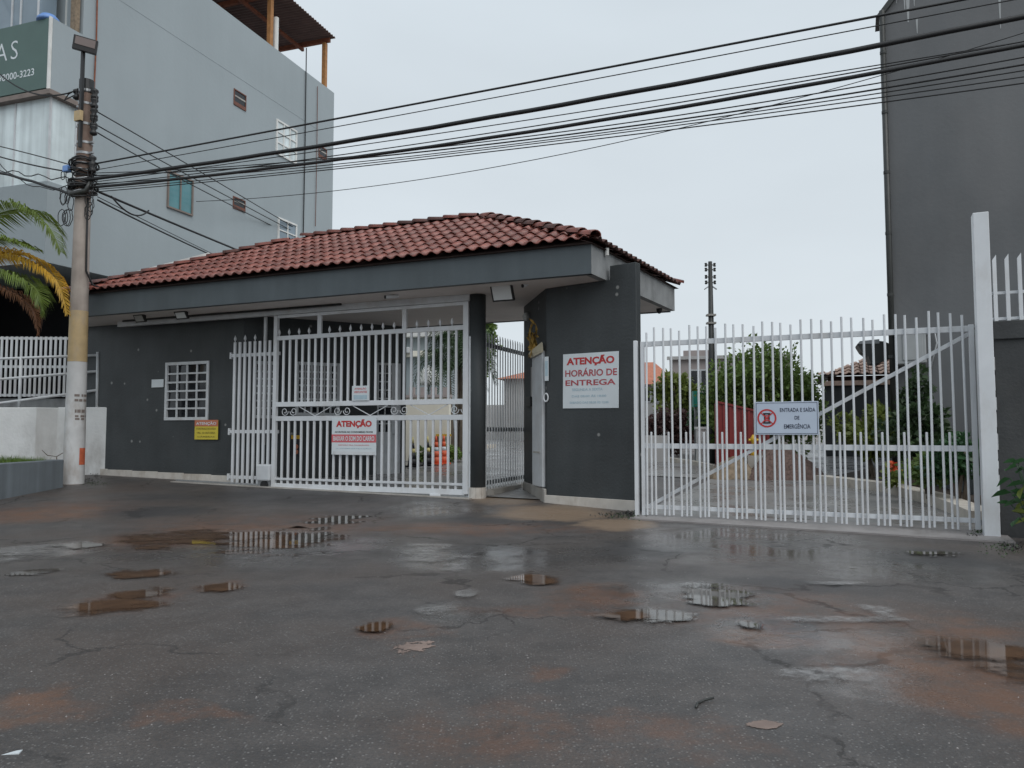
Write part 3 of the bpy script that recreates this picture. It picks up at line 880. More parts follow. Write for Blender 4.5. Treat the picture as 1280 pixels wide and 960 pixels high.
# ------------------------------------------------------------------ sliding gate
xg0, xg1 = FG.hit(342, 500, GY)[0], FG.hit(586, 500, GY)[0]
o0 = FG.w(xg0, GY)
FS = Frame((o0.x, o0.y, 0), -23.4)
LG = xg1 - xg0
sg = thing('sliding_gate', 'wide white barred sliding gate with spear tips and scroll band, closed under the roof', 'gate', FS)
zr = {k: (FS.hit(346, a)[1] + FS.hit(580, c)[1]) / 2 for k, (a, c) in dict(top=(422, 410.5), up=(504.5, 503), lo=(522.5, 522.5), b2=(599, 605), bot=(606.5, 616)).items()}
ztg = ZS - .125
def rail(zc, h, y0=-.025, y1=.025, nm='rail', x0=.06, x1=None):
    b = MB(); b.box(x0, (x1 or LG - .07), y0, y1, zc - h / 2, zc + h / 2); return part(nm, b, M['white'], sg, bevel=.004)
b = MB(); b.box(0, .085, -.04, .04, zr['bot'] - .03, ztg); part('frame_post', b, M['white'], sg, bevel=.006)
b = MB(); b.box(LG - .105, LG, -.04, .04, zr['bot'] - .03, ztg); part('frame_post', b, M['white'], sg, bevel=.006)
rail(ztg - .03, .06, nm='top_beam'); rail(zr['top'], .085); rail(zr['up'], .095); rail(zr['lo'], .095); rail(zr['b2'], .045); rail(zr['bot'], .10, -.03, .03)
for px in (400, 506):
    x = FS.hit(px, 400)[0]; b = MB(); b.box(x - .045, x + .045, -.024, .024, zr['top'] + .04, ztg - .06); part('upright', b, M['white'], sg)
NB = 27
def shared_bar(nm, w, z0, z1, mt, d=None):
    b = MB(); b.box(-w / 2, w / 2, -(d or w) / 2, (d or w) / 2, z0, z1); return b.mesh(nm, mt)
m1 = shared_bar('bar', .042, zr['up'] + .04, zr['top'] - .04, M['white'], .03); m2 = shared_bar('bar', .042, zr['bot'] + .05, zr['lo'] - .045, M['white'], .03)
for k in range(1, NB):
    x = .08 + (LG - .18) * k / NB
    link('bar', m1, sg, (x, 0, 0)); link('bar', m2, sg, (x, 0, 0))
def spear(s=1.0):
    b = MB(); z = zr['top'] + .04
    b.lathe([(.009, 0), (.010, .025), (.018, .04), (.028, .06), (.024, .09), (.011, .125), (.002, .15)], (0, 0, 0), 8); return b
sp_me = spear().mesh('finial', M['white'], True)
for k in range(18):
    x = .12 + (LG - .22) * k / 17
    link('finial', sp_me, sg, (x, 0, zr['top'] + .04))
def scroll_pts(cx, cz, r, a0, turns, flip):
    pts = []
    for i in range(28):
        t = i / 27; rr = r * (1 - .72 * t); a = a0 + flip * turns * 2 * pi * t
        pts.append((cx + rr * cos(a), 0, cz + rr * sin(a)))
    return pts
zc_ = (zr['up'] + zr['lo']) / 2; hh_ = (zr['up'] - zr['lo']) / 2 - .05
for k in range(4):
    cx = LG * (.06 + .29 * k + .03)
    for f in (1, -1):
        b = MB(); b.tube(scroll_pts(cx + f * .11, zc_ + (.0), hh_ * .95, pi if f > 0 else 0, 1.35, f), .0075, 6); part('scroll', b, M['white'], sg, True)
    if k < 3:
        b = MB(); b.bar((cx + .25, 0, zc_ + hh_), (cx + LG * .145, 0, zc_ - hh_), .014); part('scroll_bar', b, M['white'], sg)
        b = MB(); b.bar((cx + LG * .145, 0.0, zc_ - hh_), (cx + LG * .29 - .25, 0, zc_ + hh_), .014); part('scroll_bar', b, M['white'], sg)
for px in (399, 545):
    x = FS.hit(px, 612)[0]; b = MB(); b.box(x - .11, x + .11, -.05, .05, zr['bot'] - .14, zr['bot'] - .045); part('roller_box', b, M['white'], sg, bevel=.01)
    b = MB(); b.tube([(x, -.02, zr['bot'] - .13), (x, .02, zr['bot'] - .13)], .055, 14); part('roller', b, M['galv'], sg)
for py in (436, 507, 566):
    x, z = FS.hit(588, py); b = MB(); b.box(x - .02, x + .10, -.02, .015, z - .018, z + .018); part('latch_lug', b, M['white'], sg, bevel=.004)
x = FS.hit(590.5, 500)[0]
b = MB(); b.box(LG + .006, LG + .045, -.02, .03, .08, 3.0); o = solo('gate_stop_post', b, M['white2'], 'slim white stop post between the sliding gate and the round column', 'post', FS)
# steel track in the ground
b = MB(); n = 10
for k in range(n):
    a, c = lerp(-2.6, LG + .1, k / n), lerp(-2.6, LG + .1, (k + 1) / n)
    za, zc = FS.zg(a, 0), FS.zg(c, 0)
    b.hexa([(a, -.16, za - .1), (c, -.16, zc - .1), (c, .2, zc - .1), (a, .2, za - .1), (a, -.16, za + .012), (c, -.16, zc + .012), (c, .2, zc + .012), (a, .2, za + .012)])
struct('gate_threshold', b, M['concrete'], FS)
b = MB()
za, zc = FS.zg(-2.6, 0), FS.zg(LG + .1, 0)
b.bar((-2.6, 0, za + .03), (LG + .1, 0, zc + .03), .03, .03); solo('gate_track', b, M['galv'], 'steel ground track under the white sliding gate', 'rail', FS)

# fixed fence panel left of the gate
yf = 1.06
xf0, xf1 = FG.hit(291, 500, yf)[0], FG.hit(349, 500, yf)[0]
of = FG.w(xf0, yf); FF = Frame((of.x, of.y, 0), -23.4); LF = xf1 - xf0
ff = thing('fence_panel', 'narrow white barred fence panel with spear tips on the dark wall left of the gate', 'fence', FF)
for py in (443.5, 539.5, 597):
    z = FF.hit(315, py)[1]; b = MB(); b.box(-.05, LF, -.02, .02, z - .035, z + .035); part('rail', b, M['white'], ff, bevel=.004)
    b = MB(); b.box(-.09, -.05, -.03, .04, z - .07, z + .07); part('bracket', b, M['white'], ff, bevel=.006)
ztf, zbf = FF.hit(300, 428)[1], FF.hit(300, 606)[1]
bm_ = shared_bar('bar', .055, zbf, ztf, M['white'], .03)
xs2 = [FF.hit(180 + q / 4, 500)[0] for q in (456, 481, 506, 531, 556, 581, 606, 631)]
for k, x in enumerate(xs2):
    link('bar', bm_, ff, (x, -.036, 0))
    if k % 2 == 0: link('finial', sp_me, ff, (x, -.036, ztf))
x = FF.hit(331, 420)[0]; b = MB(); b.box(x - .03, x + .03, .0, .04, 1, ZS); part('hanger', b, M['white2'], ff)
# gate motor
mx0, mz1 = FF.hit(325, 580, -.1); mx1, mz0 = FF.hit(341, 601, -.1)
gm = thing('gate_motor', 'white gate motor box with dark wheel at the foot of the barred fence panel', 'motor', FF)
b = MB(); b.box(mx0, mx1, -.22, -.06, mz0, mz1); part('housing', b, M['white2'], gm, bevel=.03)
b = MB(); b.tube([((mx0 + mx1) / 2 + .02, -.2, mz0 - .09), ((mx0 + mx1) / 2 + .02, -.1, mz0 - .09)], .09, 16); part('drive_wheel', b, M['black'], gm)
b = MB(); b.box(mx0 + .02, mx1 - .02, -.16, -.12, mz0 - .16, mz0); part('stand', b, M['galv'], gm)

# pedestrian gate between the column and the pier
P0 = depth(606.5, 500, 14.1); P1 = depth(657, 500, 16.0)
FW = Frame((P0.x, P0.y, 0), math.degrees(atan2(P1.y - P0.y, P1.x - P0.x)))
LW = sqrt((P1.x - P0.x) ** 2 + (P1.y - P0.y) ** 2)
pg = thing('pedestrian_gate', 'tall grey barred pedestrian gate between the round column and the grey pier', 'gate', FW)
NBP = 16
ztp = FW.hit(609, 416)[1]; zbp = FW.zg(LW / 2, 0) + .06
b = MB(); w = .03
b.hexa([(-w / 2, -.006, zbp), (w / 2, -.006, zbp), (w / 2, .006, zbp), (-w / 2, .006, zbp), (-w / 2, -.006, ztp), (w / 2, -.006, ztp - .06), (w / 2, .006, ztp - .06), (-w / 2, .006, ztp)])
pm = b.mesh('bar', M['grey_metal'])
for k in range(NBP): link('bar', pm, pg, (.05 + (LW - .1) * k / (NBP - 1), 0, 0))
for (a, c) in ((434, 439), (540, 534), (606, 594)):
    z = (FW.hit(610, a)[1] + FW.hit(655, c)[1]) / 2
    b = MB(); b.box(0, LW, .022, .06, z - .04, z + .04); part('rail', b, M['grey_rail'], pg)
bz = FW.zg(0, 0)
b = MB(); b.box(0.1, LW + .2, -.12, .2, bz - .1, FW.zg(LW, 0) + .05); struct('threshold', b, M['concrete'], FW)

# white door leaf standing open by the pier, with wreath
q0, q1 = depth(667.5, 560, 13.95), depth(680.5, 560, 13.4)
FD = Frame((q0.x, q0.y, 0), math.degrees(atan2(q1.y - q0.y, q1.x - q0.x)))
LD = sqrt((q1.x - q0.x) ** 2 + (q1.y - q0.y) ** 2)
b = MB(); zt_ = FD.hit(674, 440)[1]; zb_ = FD.hit(674, 608)[1]
b.box(0, LD, -.04, .03, max(zb_, .1), zt_)
ed = thing('entrance_panel', 'tall narrow white panel leaning on the angled side of the grey pier', 'panel', FD)
part('leaf', b, M['white2'], ed, bevel=.02)
b = MB(); b.box(LD * .2, LD * .8, -.055, -.04, .9, .93); part('seam', b, M['concrete'], ed)
rd = random.Random(3)
b = MB(); wx, wz = FD.hit(668, 424, -.05)
for k in range(90):
    p = Vector((wx + rd.gauss(0, .045), -.08 + rd.gauss(0, .04), wz + rd.gauss(0, .13))); a = rd.uniform(0, 6.28); l_ = rd.uniform(.05, .11); t_ = rd.uniform(-1, 1)
    d1 = Vector((cos(a), rd.uniform(-.5, .5), sin(a))) * l_; d2 = Vector((-sin(a), t_, cos(a))).normalized() * l_ * .35
    b.add([p - d1, p + d2, p + d1, p - d2], [(0, 1, 2, 3)])
wr = thing('wreath', 'dried yellow wreath with cream cloth hanging above the tall white panel', 'wreath', FD)
part('leaves', b, M['wreath'], wr, stuff=True)
b = MB(); cx0, cz0 = FD.hit(664, 446, -.06); cx1, cz1 = FD.hit(679, 431, -.06)
b.hexa([(cx0, -.09, cz0), (cx0 + .06, -.09, cz0 - .03), (cx1, -.06, cz1 - .12), (cx1, -.06, cz1 - .1), (cx0, -.11, cz0 + .05), (cx0 + .05, -.1, cz0 + .09), (cx1, -.07, cz1 + .03), (cx1 - .03, -.08, cz1 + .05)])
part('cloth', b, M['cloth'], wr)

# ------------------------------------------------------------------ lettering
def text_mesh(body, w, h, mt, bold=.022, spacing=1.0):
    c = bpy.data.curves.new('lettering', 'FONT'); c.body = body; c.align_x = 'LEFT'; c.size = 1; c.extrude = 0; c.offset = bold; c.resolution_u = 3; c.space_character = spacing
    o = bpy.data.objects.new('lettering', c); COL.objects.link(o)
    dg = bpy.context.evaluated_depsgraph_get()
    me = bpy.data.meshes.new_from_object(o.evaluated_get(dg))
    bpy.data.objects.remove(o); bpy.data.curves.remove(c)
    xs = [v.co.x for v in me.vertices]; ys = [v.co.y for v in me.vertices]
    x0, x1, y0, y1 = min(xs), max(xs), min(ys), max(ys)
    for v in me.vertices:
        v.co = ((v.co.x - (x0 + x1) / 2) / (x1 - x0) * w, (v.co.y - (y0 + y1) / 2) / (y1 - y0) * h, 0)
    me.materials.clear(); me.materials.append(mt); me.name = 'lettering'
    return me
RX = Matrix.Rotation(R(90), 4, 'X')
def letters(body, w, h, mt, parent, x, z, y=-.003, spacing=1.0, bold=.022):
    """flat print on a sign whose face is the local xz plane"""
    o = link('lettering', text_mesh(body, w, h, mt, bold, spacing), parent)
    o.matrix_basis = Matrix.Translation((x, y, z)) @ RX
    return o
def flat(parent, nm, x0, x1, z0, z1, mt, y0=-.002, y1=.001):
    b = MB(); b.box(x0, x1, y0, y1, z0, z1); return part(nm, b, mt, parent)
def sign(nm, label, F, px0, py0, px1, py1, mt, y=-.02, tilt=0, cat='sign', thick=.012):
    x0, z1 = F.hit(px0, py0, y); x1, z0 = F.hit(px1, py1, y)
    w, h = x1 - x0, z1 - z0
    c = F.w((x0 + x1) / 2, y, (z0 + z1) / 2)
    t = thing(nm, label, cat, Frame(c, math.degrees(F.a)))
    if tilt: t.rotation_euler = (0, R(tilt), F.a)
    b = MB(); b.box(-w / 2, w / 2, 0, thick, -h / 2, h / 2)
    part('board', b, mt, t, bevel=.003)
    return t, w, h

# delivery hours notice on the pier
t, w, h = sign('notice_board', 'large white delivery hours notice with faded red capitals on the grey pier', FP, 703.5, 443.5, 773.5, 509.5, M['sign_white'], tilt=.6)
letters('ATENÇÃO', w * .86, h * .19, M['sign_red'], t, -.0 * w, h * .36, bold=.04)
letters('HORÁRIO DE', w * .93, h * .155, M['sign_red_faded'], t, .01 * w, h * .155)
letters('ENTREGA', w * .90, h * .105, M['sign_red_faded'], t, 0, -.035 * h)
letters('SEGUNDA A SEXTA', w * .55, h * .05, M['sign_faint'], t, -.05 * w, -.16 * h)
letters('DAS 08:00 ÀS 18:00', w * .62, h * .05, M['sign_faint'], t, -.02 * w, -.275 * h)
letters('SÁBADO DAS 08:00 ÀS 12:00', w * .70, h * .05, M['sign_faint'], t, -.02 * w, -.39 * h)
# sound notice on the sliding gate
t, w, h = sign('notice_board', 'white notice with big red heading and red band hung on the sliding gate', FS, 415, 522, 470, 569, M['sign_white'], y=-.06)
letters('ATENÇÃO', w * .80, h * .24, M['sign_red'], t, 0, h * .33, bold=.05)
letters('AO ENTRAR NO CONDOMÍNIO FAVOR', w * .86, h * .06, M['sign_black'], t, 0, h * .115)
flat(t, 'band', -w * .5, w * .5, -h * .17, h * .045, M['sign_pink'])
letters('BAIXAR O SOM DO CARRO', w * .92, h * .13, M['sign_white'], t, 0, -h * .063, -.0045)
letters('OBRIGADO PELA COLABORAÇÃO', w * .7, h * .035, M['sign_pink'], t, 0, -h * .24)
letters('A ADMINISTRAÇÃO', w * .8, h * .035, M['sign_faint'], t, 0, -h * .33)
flat(t, 'foot_strip', -w * .47, w * .47, -h * .5, -h * .41, M['grey_metal'])
# small notice on the gate
t, w, h = sign('notice_board', 'small square notice with red print on the bars above the scroll band', FS, 440, 482.5, 461, 500.5, M['sign_white'], y=-.05)
letters('ATENÇÃO', w * .7, h * .17, M['sign_pink'], t, 0, h * .3)
letters('VISITANTES', w * .78, h * .14, M['sign_pink'], t, 0, h * .08)
flat(t, 'print_block', -w * .4, w * .4, -h * .42, -h * .12, M['sign_faint'])
# yellow notice on the wall
t, w, h = sign('notice_board', 'yellow notice with orange heading under the grilled window on the dark wall', FG, 243.5, 525, 272, 549.5, M['sign_yellow'], y=YA - .05)
flat(t, 'heading_band', -w * .5, w * .5, h * .17, h * .5, M['sign_orange'])
letters('ATENÇÃO', w * .86, h * .2, M['sign_white'], t, 0, h * .32, -.0045)
letters('CONTROLE DE SAÍDA', w * .84, h * .11, M['sign_olive'], t, 0, h * .06)
letters('VEL. 20 MÁXIMA', w * .8, h * .11, M['sign_olive'], t, 0, -h * .15)
letters('CÂMERAS', w * .74, h * .09, M['sign_olive'], t, 0, -h * .35)
# plain plates
t, w, h = sign('wall_plate', 'small blank white plate left of the grilled window on the dark wall', FG, 189.5, 474.5, 204, 484, M['sign_white'], y=YA - .03, cat='plate')
t, w, h = sign('wall_plate', 'narrow white notice sheet at the edge of the grey pier beside the tall panel', FP, 680.5, 446, 685.5, 476, M['sign_white'], y=-.03, cat='plate')
flat(t, 'print_block', -w * .3, w * .35, -h * .3, h * .32, M['sign_faint'])
t, w, h = sign('wall_plate', 'dull pinkish notice sheet on the angled pier wall behind the white panel', FC, 663.5, 459, 668.5, 496, M['house_pale'], y=-.03, cat='plate')
# poster seen through the gate
t, w, h = sign('poster', 'orange and black poster on the dark wall behind the gate bars', FB, 364, 544, 375.5, 570, M['sign_black'], y=-.03, cat='poster')
flat(t, 'heading_band', -w * .5, w * .5, h * .32, h * .5, M['yellow'])
for zc in (-.05, -.3):
    b = MB(); b.tube([(0, -.004, zc * h), (0, .0, zc * h)], h * .12, 12); part('disc', b, M['sign_orange'], t)

# ------------------------------------------------------------------ emergency gate
e0 = depth(811, 560, 11.6)
ang = -25.1
ex = Vector((cos(R(ang)), sin(R(ang)), 0))
e0 = Vector((e0.x, e0.y, 0)) - ex * .11
FE = Frame((e0.x, e0.y, 0), ang)
eg = thing('emergency_gate', 'long white barred swing gate with diagonal brace between the pier and tall post', 'gate', FE)
zt = (FE.hit(812, 431)[1] + FE.hit(1215, 409.5)[1]) / 2
zm_ = (FE.hit(812, 558)[1] + FE.hit(1215, 560)[1]) / 2
zb = (FE.hit(842, 635)[1] + FE.hit(1205, 649.5)[1]) / 2
zlow = .5 * (FE.hit(811, 643)[1] + FE.hit(1208, 661)[1])
xE1 = FE.hit(1221, 520)[0]
for z, hgt in ((zt, .075), (zm_, .075), (zb, .06)):
    b = MB(); b.box(.05, xE1 - .06, -.02, .02, z - hgt / 2, z + hgt / 2); part('rail', b, M['white'], eg, bevel=.003)
b = MB(); b.box(0, .055, -.025, .025, zlow - .02, zt + .04); part('frame_post', b, M['white'], eg, bevel=.004)
b = MB(); b.box(xE1 - .06, xE1, -.03, .03, zlow, zt + .05); part('frame_post', b, M['white'], eg, bevel=.004)
xb0 = .09; xb1 = FE.hit(1207, 520)[0]
NE = 33; sp = (xb1 - xb0) / (NE - 1)
tops = [FE.hit(p, q, -.034)[1] for p, q in ((830, 410), (1000, 402), (1200, 386))]
ztopE = FE.hit(1000, 402, -.034)[1]
meshes = []
for k in range(4):
    b = MB(); zt_ = ztopE + (-.03, 0, .02, .035)[k]
    b.tube([(0, 0, zlow), (0, 0, zt_)], .0155, 10); meshes.append(b.mesh('bar', M['white'], False))
bt = MB(); bt.lathe([(.019, 0), (.019, .012), (.012, .02), (.002, .022)], (0, 0, 0), 10)
for k in range(NE):
    o = link('bar', meshes[(k * 7) % 4], eg, (xb0 + sp * k + random.uniform(-.006, .006), -.039, random.uniform(-.008, .008)), (random.uniform(-.002, .002), random.uniform(-.004, .004), 0))
b = MB(); zs_ = FE.hit(950, 541, -.034)[1]; b.tube([(0, 0, zlow), (0, 0, zs_)], .0155, 10); b.lathe([(.0158, zs_), (.014, zs_ + .008), (.004, zs_ + .012)], (0, 0, 0), 10)
sme = b.mesh('short_bar', M['white'])
for k in range(NE // 2 + 1):
    x = xb0 + sp * (2 * k + .55)
    if x < xE1 - .1: link('short_bar', sme, eg, (x, -.039, 0))
bx0, bz0 = FE.hit(812, 632, .03); bx1, bz1 = FE.hit(1217, 414, .03)
b = MB(); b.bar((bx0, .046, bz0), (bx1, .046, bz1), .05, .085, up=(0, 1, 0)); part('brace', b, M['white'], eg)
b = MB(); x, z = FE.hit(1218, 411); b.tube([(x - .02, .0, zt + .02), (x + .12, .0, zt + .04), (x + .2, .02, zt + .12)], .012, 6); part('hinge_arm', b, M['galv'], eg)
for z in (zb - .02, zt - .05):
    b = MB(); b.box(xE1, xE1 + .07, -.02, .02, z - .03, z + .03); part('hinge', b, M['galv'], eg)
# posts either side
b = MB(); b.box(-.105, -.05, -.04, .04, -.1, zt + .06); solo('gate_post', b, M['white'], 'slim white post of the barred swing gate against the grey pier', 'post', FE, bevel=.006)
b = MB(); xx = FE.hit(1227, 520)[0]; b.box(xE1 + .075, xE1 + .125, -.03, .03, -.02, zt + .06)
solo('gate_post', b, M['white'], 'thin white hinge post between the swing gate and the tall square post', 'post', FE, bevel=.005)
p0 = depth(1226.5, 560, 9.42)
FPo = Frame((p0.x, p0.y, 0), ang)
pw = FPo.hit(1247, 560)[0]; ph = FPo.hit(1236, 264)[1]
b = MB(); b.box(0, pw, 0, .19, -.1, ph); solo('tall_post', b, M['white'], 'tall square white post at the right end of the barred swing gate', 'post', FPo, bevel=.008)
# sill below the gate
b = MB(); n = 8
for k in range(n):
    a, c = lerp(-.1, xE1 + .25, k / n), lerp(-.1, xE1 + .25, (k + 1) / n)
    fa, fc = lerp(-.40, -.85, k / n), lerp(-.40, -.85, (k + 1) / n)
    b.hexa([(a, fa, -.1), (c, fc, -.1), (c, .35, -.1), (a, .35, -.1), (a, fa, .022), (c, fc, .022), (c, .35, .03), (a, .35, .03)])
struct('gate_sill', b, M['sill'], FE)
# sign of the emergency gate
t, w, h = sign('emergency_sign', 'pale blue emergency exit sign with red no parking symbol on the swing gate', FE, 943.5, 502.5, 1024, 543.5, M['sign_blue'], y=-.075)
bw, th_ = .015, .006
for (a0, a1, c0, c1) in ((-w / 2 + bw, w / 2 - bw, h / 2 - bw - th_, h / 2 - bw), (-w / 2 + bw, w / 2 - bw, -h / 2 + bw, -h / 2 + bw + th_), (-w / 2 + bw, -w / 2 + bw + th_, -h / 2 + bw + th_, h / 2 - bw - th_), (w / 2 - bw - th_, w / 2 - bw, -h / 2 + bw + th_, h / 2 - bw - th_)):
    flat(t, 'border_line', a0, a1, c0, c1, M['sign_navy'])
def ring(cx, cz, r0, r1, y, n=36):
    b = MB()
    for i in range(n):
        a = 2 * pi * i / n
        for r in (r0, r1): b.v.append((cx + r * cos(a), y, cz + r * sin(a)))
    for i in range(n):
        j = (i + 1) % n; b.f.append((2 * i, 2 * i + 1, 2 * j + 1, 2 * j)); b.mi.append(0)
    return b
rc, rz, rr = -w * .31, 0, h * .28
part('symbol_ring', ring(rc, rz, rr * .82, rr, -.003), M['sign_red'], t)
for s_ in (1, -1):
    b = MB(); q = rr * .63; b.bar((rc - q, -.005, rz - q * s_), (rc + q, -.005, rz + q * s_), .002, rr * .11, up=(0, 0, 1)); part('symbol_slash', b, M['sign_red'], t)
for s_ in (1, -1):
    flat(t, 'symbol_bar', rc - rr * .38, rc + rr * .38, rz + s_ * rr * .5 - rr * .08, rz + s_ * rr * .5 + rr * .08, M['sign_black'], -.008, -.006)
flat(t, 'symbol_bar', rc - rr * .3, rc - rr * .16, rz - rr * .42, rz + rr * .42, M['sign_black'], -.0035, -.002)
flat(t, 'symbol_bar', rc + rr * .16, rc + rr * .3, rz - rr * .42, rz + rr * .42, M['sign_black'], -.0035, -.002)
letters('E', rr * .36, rr * .66, M['sign_red'], t, rc, rz, -.009)
letters('ENTRADA E SAÍDA', w * .55, h * .15, M['sign_navy'], t, w * .175, h * .26, spacing=1.05, bold=.016)
letters('DE', w * .075, h * .11, M['sign_navy'], t, w * .165, h * .01)
letters('EMERGÊNCIA', w * .41, h * .165, M['sign_navy'], t, w * .165, -h * .235, bold=.014)

# ------------------------------------------------------------------ right boundary wall
r0 = depth(1246.5, 560, 9.46)
FRW = Frame((r0.x, r0.y, 0), ang)
zw1 = FRW.hit(1262, 400.5)[1]; zw0 = FRW.hit(1262, 424)[1]
bw_ = thing('boundary_wall', 'charcoal boundary wall with heavy coping and white fence on top, right of the tall post', 'wall', FRW)
b = MB(); b.box(.015, 7, 0.02, .22, -.15, zw0); part('wall', b, M['wall_right'], bw_)
b = MB(); b.box(.0, 7, -.02, .26, zw0 + .002, zw1); part('coping', b, M['wall_right'], bw_, bevel=.012)
b = MB()
rd = random.Random(4); z = .3
while z < 2.1:
    h_ = rd.uniform(.1, .35); b.box(-.002, rd.uniform(.006, .016), .004, .019, z, z + h_ * .6); z += h_ * .6 + rd.uniform(.0, .1)
part('paint_smear', b, M['white2'], bw_)
wf = thing('wall_fence', 'white picket fence with slant cut bars on top of the charcoal wall', 'fence', FRW)
zf1 = FRW.hit(1262, 318, .1)[1]
for py in (365.5, 398):
    z = FRW.hit(1262, py, .1)[1]; b = MB(); b.box(-.02, 6.9, .085, .115, z - .018, z + .018); part('rail', b, M['white'], wf)
b = MB(); w_ = .04; b.hexa([(-w_ / 2, .04, zw1 + .004), (w_ / 2, .04, zw1 + .004), (w_ / 2, .08, zw1 + .004), (-w_ / 2, .08, zw1 + .004), (-w_ / 2, .04, zf1 - .06), (w_ / 2, .04, zf1), (w_ / 2, .08, zf1), (-w_ / 2, .08, zf1 - .06)])
fm = b.mesh('bar', M['white'])
x0 = FRW.hit(1259.5, 360, .06)[0]; dx_ = FRW.hit(1275.3, 360, .06)[0] - x0
for k in range(-1, 22): link('bar', fm, wf, (x0 + dx_ * k, 0, 0))

# ------------------------------------------------------------------ tall dark building on the right
r0 = depth(1112, 300, 16.0)
FR = Frame((r0.x, r0.y, 0), -24)
bR = thing('tall_building', 'tall windowless dark grey rendered building with a downpipe on its left edge', 'building', FR)
zc0 = depth(1100, 16, 16).z
bk = FR.l((r0.x + 8 * .62, r0.y + 8, 0)); bk2 = FR.l((r0.x + 8 * .62 + 14, r0.y + 8 - 6, 0))
b = MB(); b.prism([(0, 0), (12, 0), (bk2.x, bk2.y), (bk.x, bk.y)], -.2, zc0)
b.add([(0, 0, zc0), (6, 0, zc0 + 7), (12, 0, zc0), (0 + .0, .2, zc0), (6, .2, zc0 + 7), (12, .2, zc0)], [(0, 2, 1), (3, 4, 5), (0, 1, 4, 3), (1, 2, 5, 4)])
part('wall', b, M['bld_right'], bR)
b = MB(); b.hexa([(-.14, -.1, zc0 - .1), (-.02, -.1, zc0 - .1), (-.02, .6, zc0 - .1), (-.14, .6, zc0 - .1), (2.4, -.1, zc0 + 3.1), (2.6, -.1, zc0 + 3.1), (2.6, .6, zc0 + 3.1), (2.4, .6, zc0 + 3.1)]); part('verge', b, M['hood'], bR)
for k, (px, q0, q1, wd) in enumerate(((1134, -20, 28, .05), (1130, -20, 12, .03), (1146, 24, 42, .02), (1249, -10, 36, .025), (1120, -20, 4, .03), (1142, -20, 8, .02))):
    xa, za = FR.hit(px, q0); zb2 = FR.hit(px, q1)[1]
    b = MB(); b.hexa([(xa - wd * .3, -.004, zb2), (xa + wd * .2, -.004, zb2), (xa + wd * .2, -.001, zb2), (xa - wd * .3, -.001, zb2), (xa - wd, -.004, za), (xa + wd, -.004, za), (xa + wd, -.001, za), (xa - wd, -.001, za)]); part('paint_drip', b, M['meterbox'], bR)
b = MB(); b.tube([(-.02, -.09, 0), (-.02, -.09, zc0)], .058, 12); dp = part('downpipe', b, M['hood'], bR, True)
for k in range(7):
    b = MB(); z = 1.5 + k * 1.3; b.tube([(-.02, -.09, z), (-.02, -.09, z + .06)], .066, 12); part('pipe_collar', b, M['hood'], dp)
ax0, az1 = FR.hit(1119, 414, -.35); ax1, az0 = FR.hit(1158, 455, -.35)
ac = thing('wall_box', 'pale grey equipment box fixed to the dark building beside its downpipe', 'box', FR)
b = MB(); b.hexa([(ax0, -.45, az0), (ax1, -.45, az0 + .02), (ax1, -.01, az0 + .02), (ax0, -.01, az0), (ax0, -.45, az1), (ax1, -.45, az1), (ax1, -.01, az1), (ax0, -.01, az1)]); part('casing', b, M['meterbox'], ac, bevel=.02)
b = MB(); b.box(ax0 + .12, ax1 - .06, -.475, -.452, az0 + .08, az1 - .06); part('cover', b, M['meterbox'], ac, bevel=.008)
b = MB(); b.box(ax0 - .02, ax1 + .05, -.5, -.012, az1 + .004, az1 + .03); part('lid', b, M['galv'], ac)
b = MB(); b.tube([(ax1 - .02, -.1, az1 - .1), (ax1 + .18, -.1, az1 + .02), (ax1 + .22, -.08, az1 - .25), (ax1 + .1, -.06, az0 - .05)], .015, 6); part('conduit', b, M['white2'], ac, True)
Hd = depth(1092, 440, 17.5)
FH = Frame((Hd.x, Hd.y, 0), -20)
poly = [FH.hit(*q) for q in ((1071, 432), (1076, 440), (1084, 446), (1088, 455), (1099, 455), (1104, 451), (1113, 448), (1114, 432), (1104, 428), (1096, 427), (1084, 429))]
b = MB(); b.prism([(p[0], p[1]) for p in poly], -.5, .2); b.xf(RX @ Matrix.Identity(4))
hd = thing('metal_hood', 'dark curved metal hood jutting out left of the tall dark building', 'hood', FH)
part('shell', b, M['hood'], hd)
b = MB(); p0, p1 = FH.hit(1071, 431), FH.hit(1098, 429); b.hexa([(p0[0], -.22, p0[1]), (p1[0], -.22, p1[1] - .03), (p1[0], .52, p1[1] - .03), (p0[0], .52, p0[1]), (p0[0] + .05, -.22, p0[1] + .06), (p1[0], -.22, p1[1] + .07), (p1[0], .52, p1[1] + .07), (p0[0] + .05, .52, p0[1] + .06)]); part('cover', b, M['galv'], hd)
b = MB(); b.box(poly[7][0] - .1, poly[7][0] + 1.2, .0, .1, poly[7][1] - .3, poly[7][1] - .1); part('bracket', b, M['hood'], hd)

# ------------------------------------------------------------------ ground inside
def local_sheet(F, x0, x1, y0, y1, nx, ny, z):
    b = MB()
    for j in range(ny + 1):
        for i in range(nx + 1):
            x, y = lerp(x0, x1, i / nx), lerp(y0, y1, j / ny); p = F.w(x, y); b.v.append((x, y, zg(p.y) + z))
    for j in range(ny):
        for i in range(nx):
            a = j * (nx + 1) + i; b.f.append((a, a + 1, a + nx + 2, a + nx + 1)); b.mi.append(0)
    return b
struct('driveway', local_sheet(FE, -.1, xE1 + .1, .3, 6, 8, 16, .012), M['drive'], FE)
struct('driveway', local_sheet(FE, -22, 14, 6, 40, 20, 40, .016), M['drive'], FE)
struct('driveway', local_sheet(FG, xA1 + .3, -1.0, 1.15, 9, 16, 20, .02), M['drive'], FG)

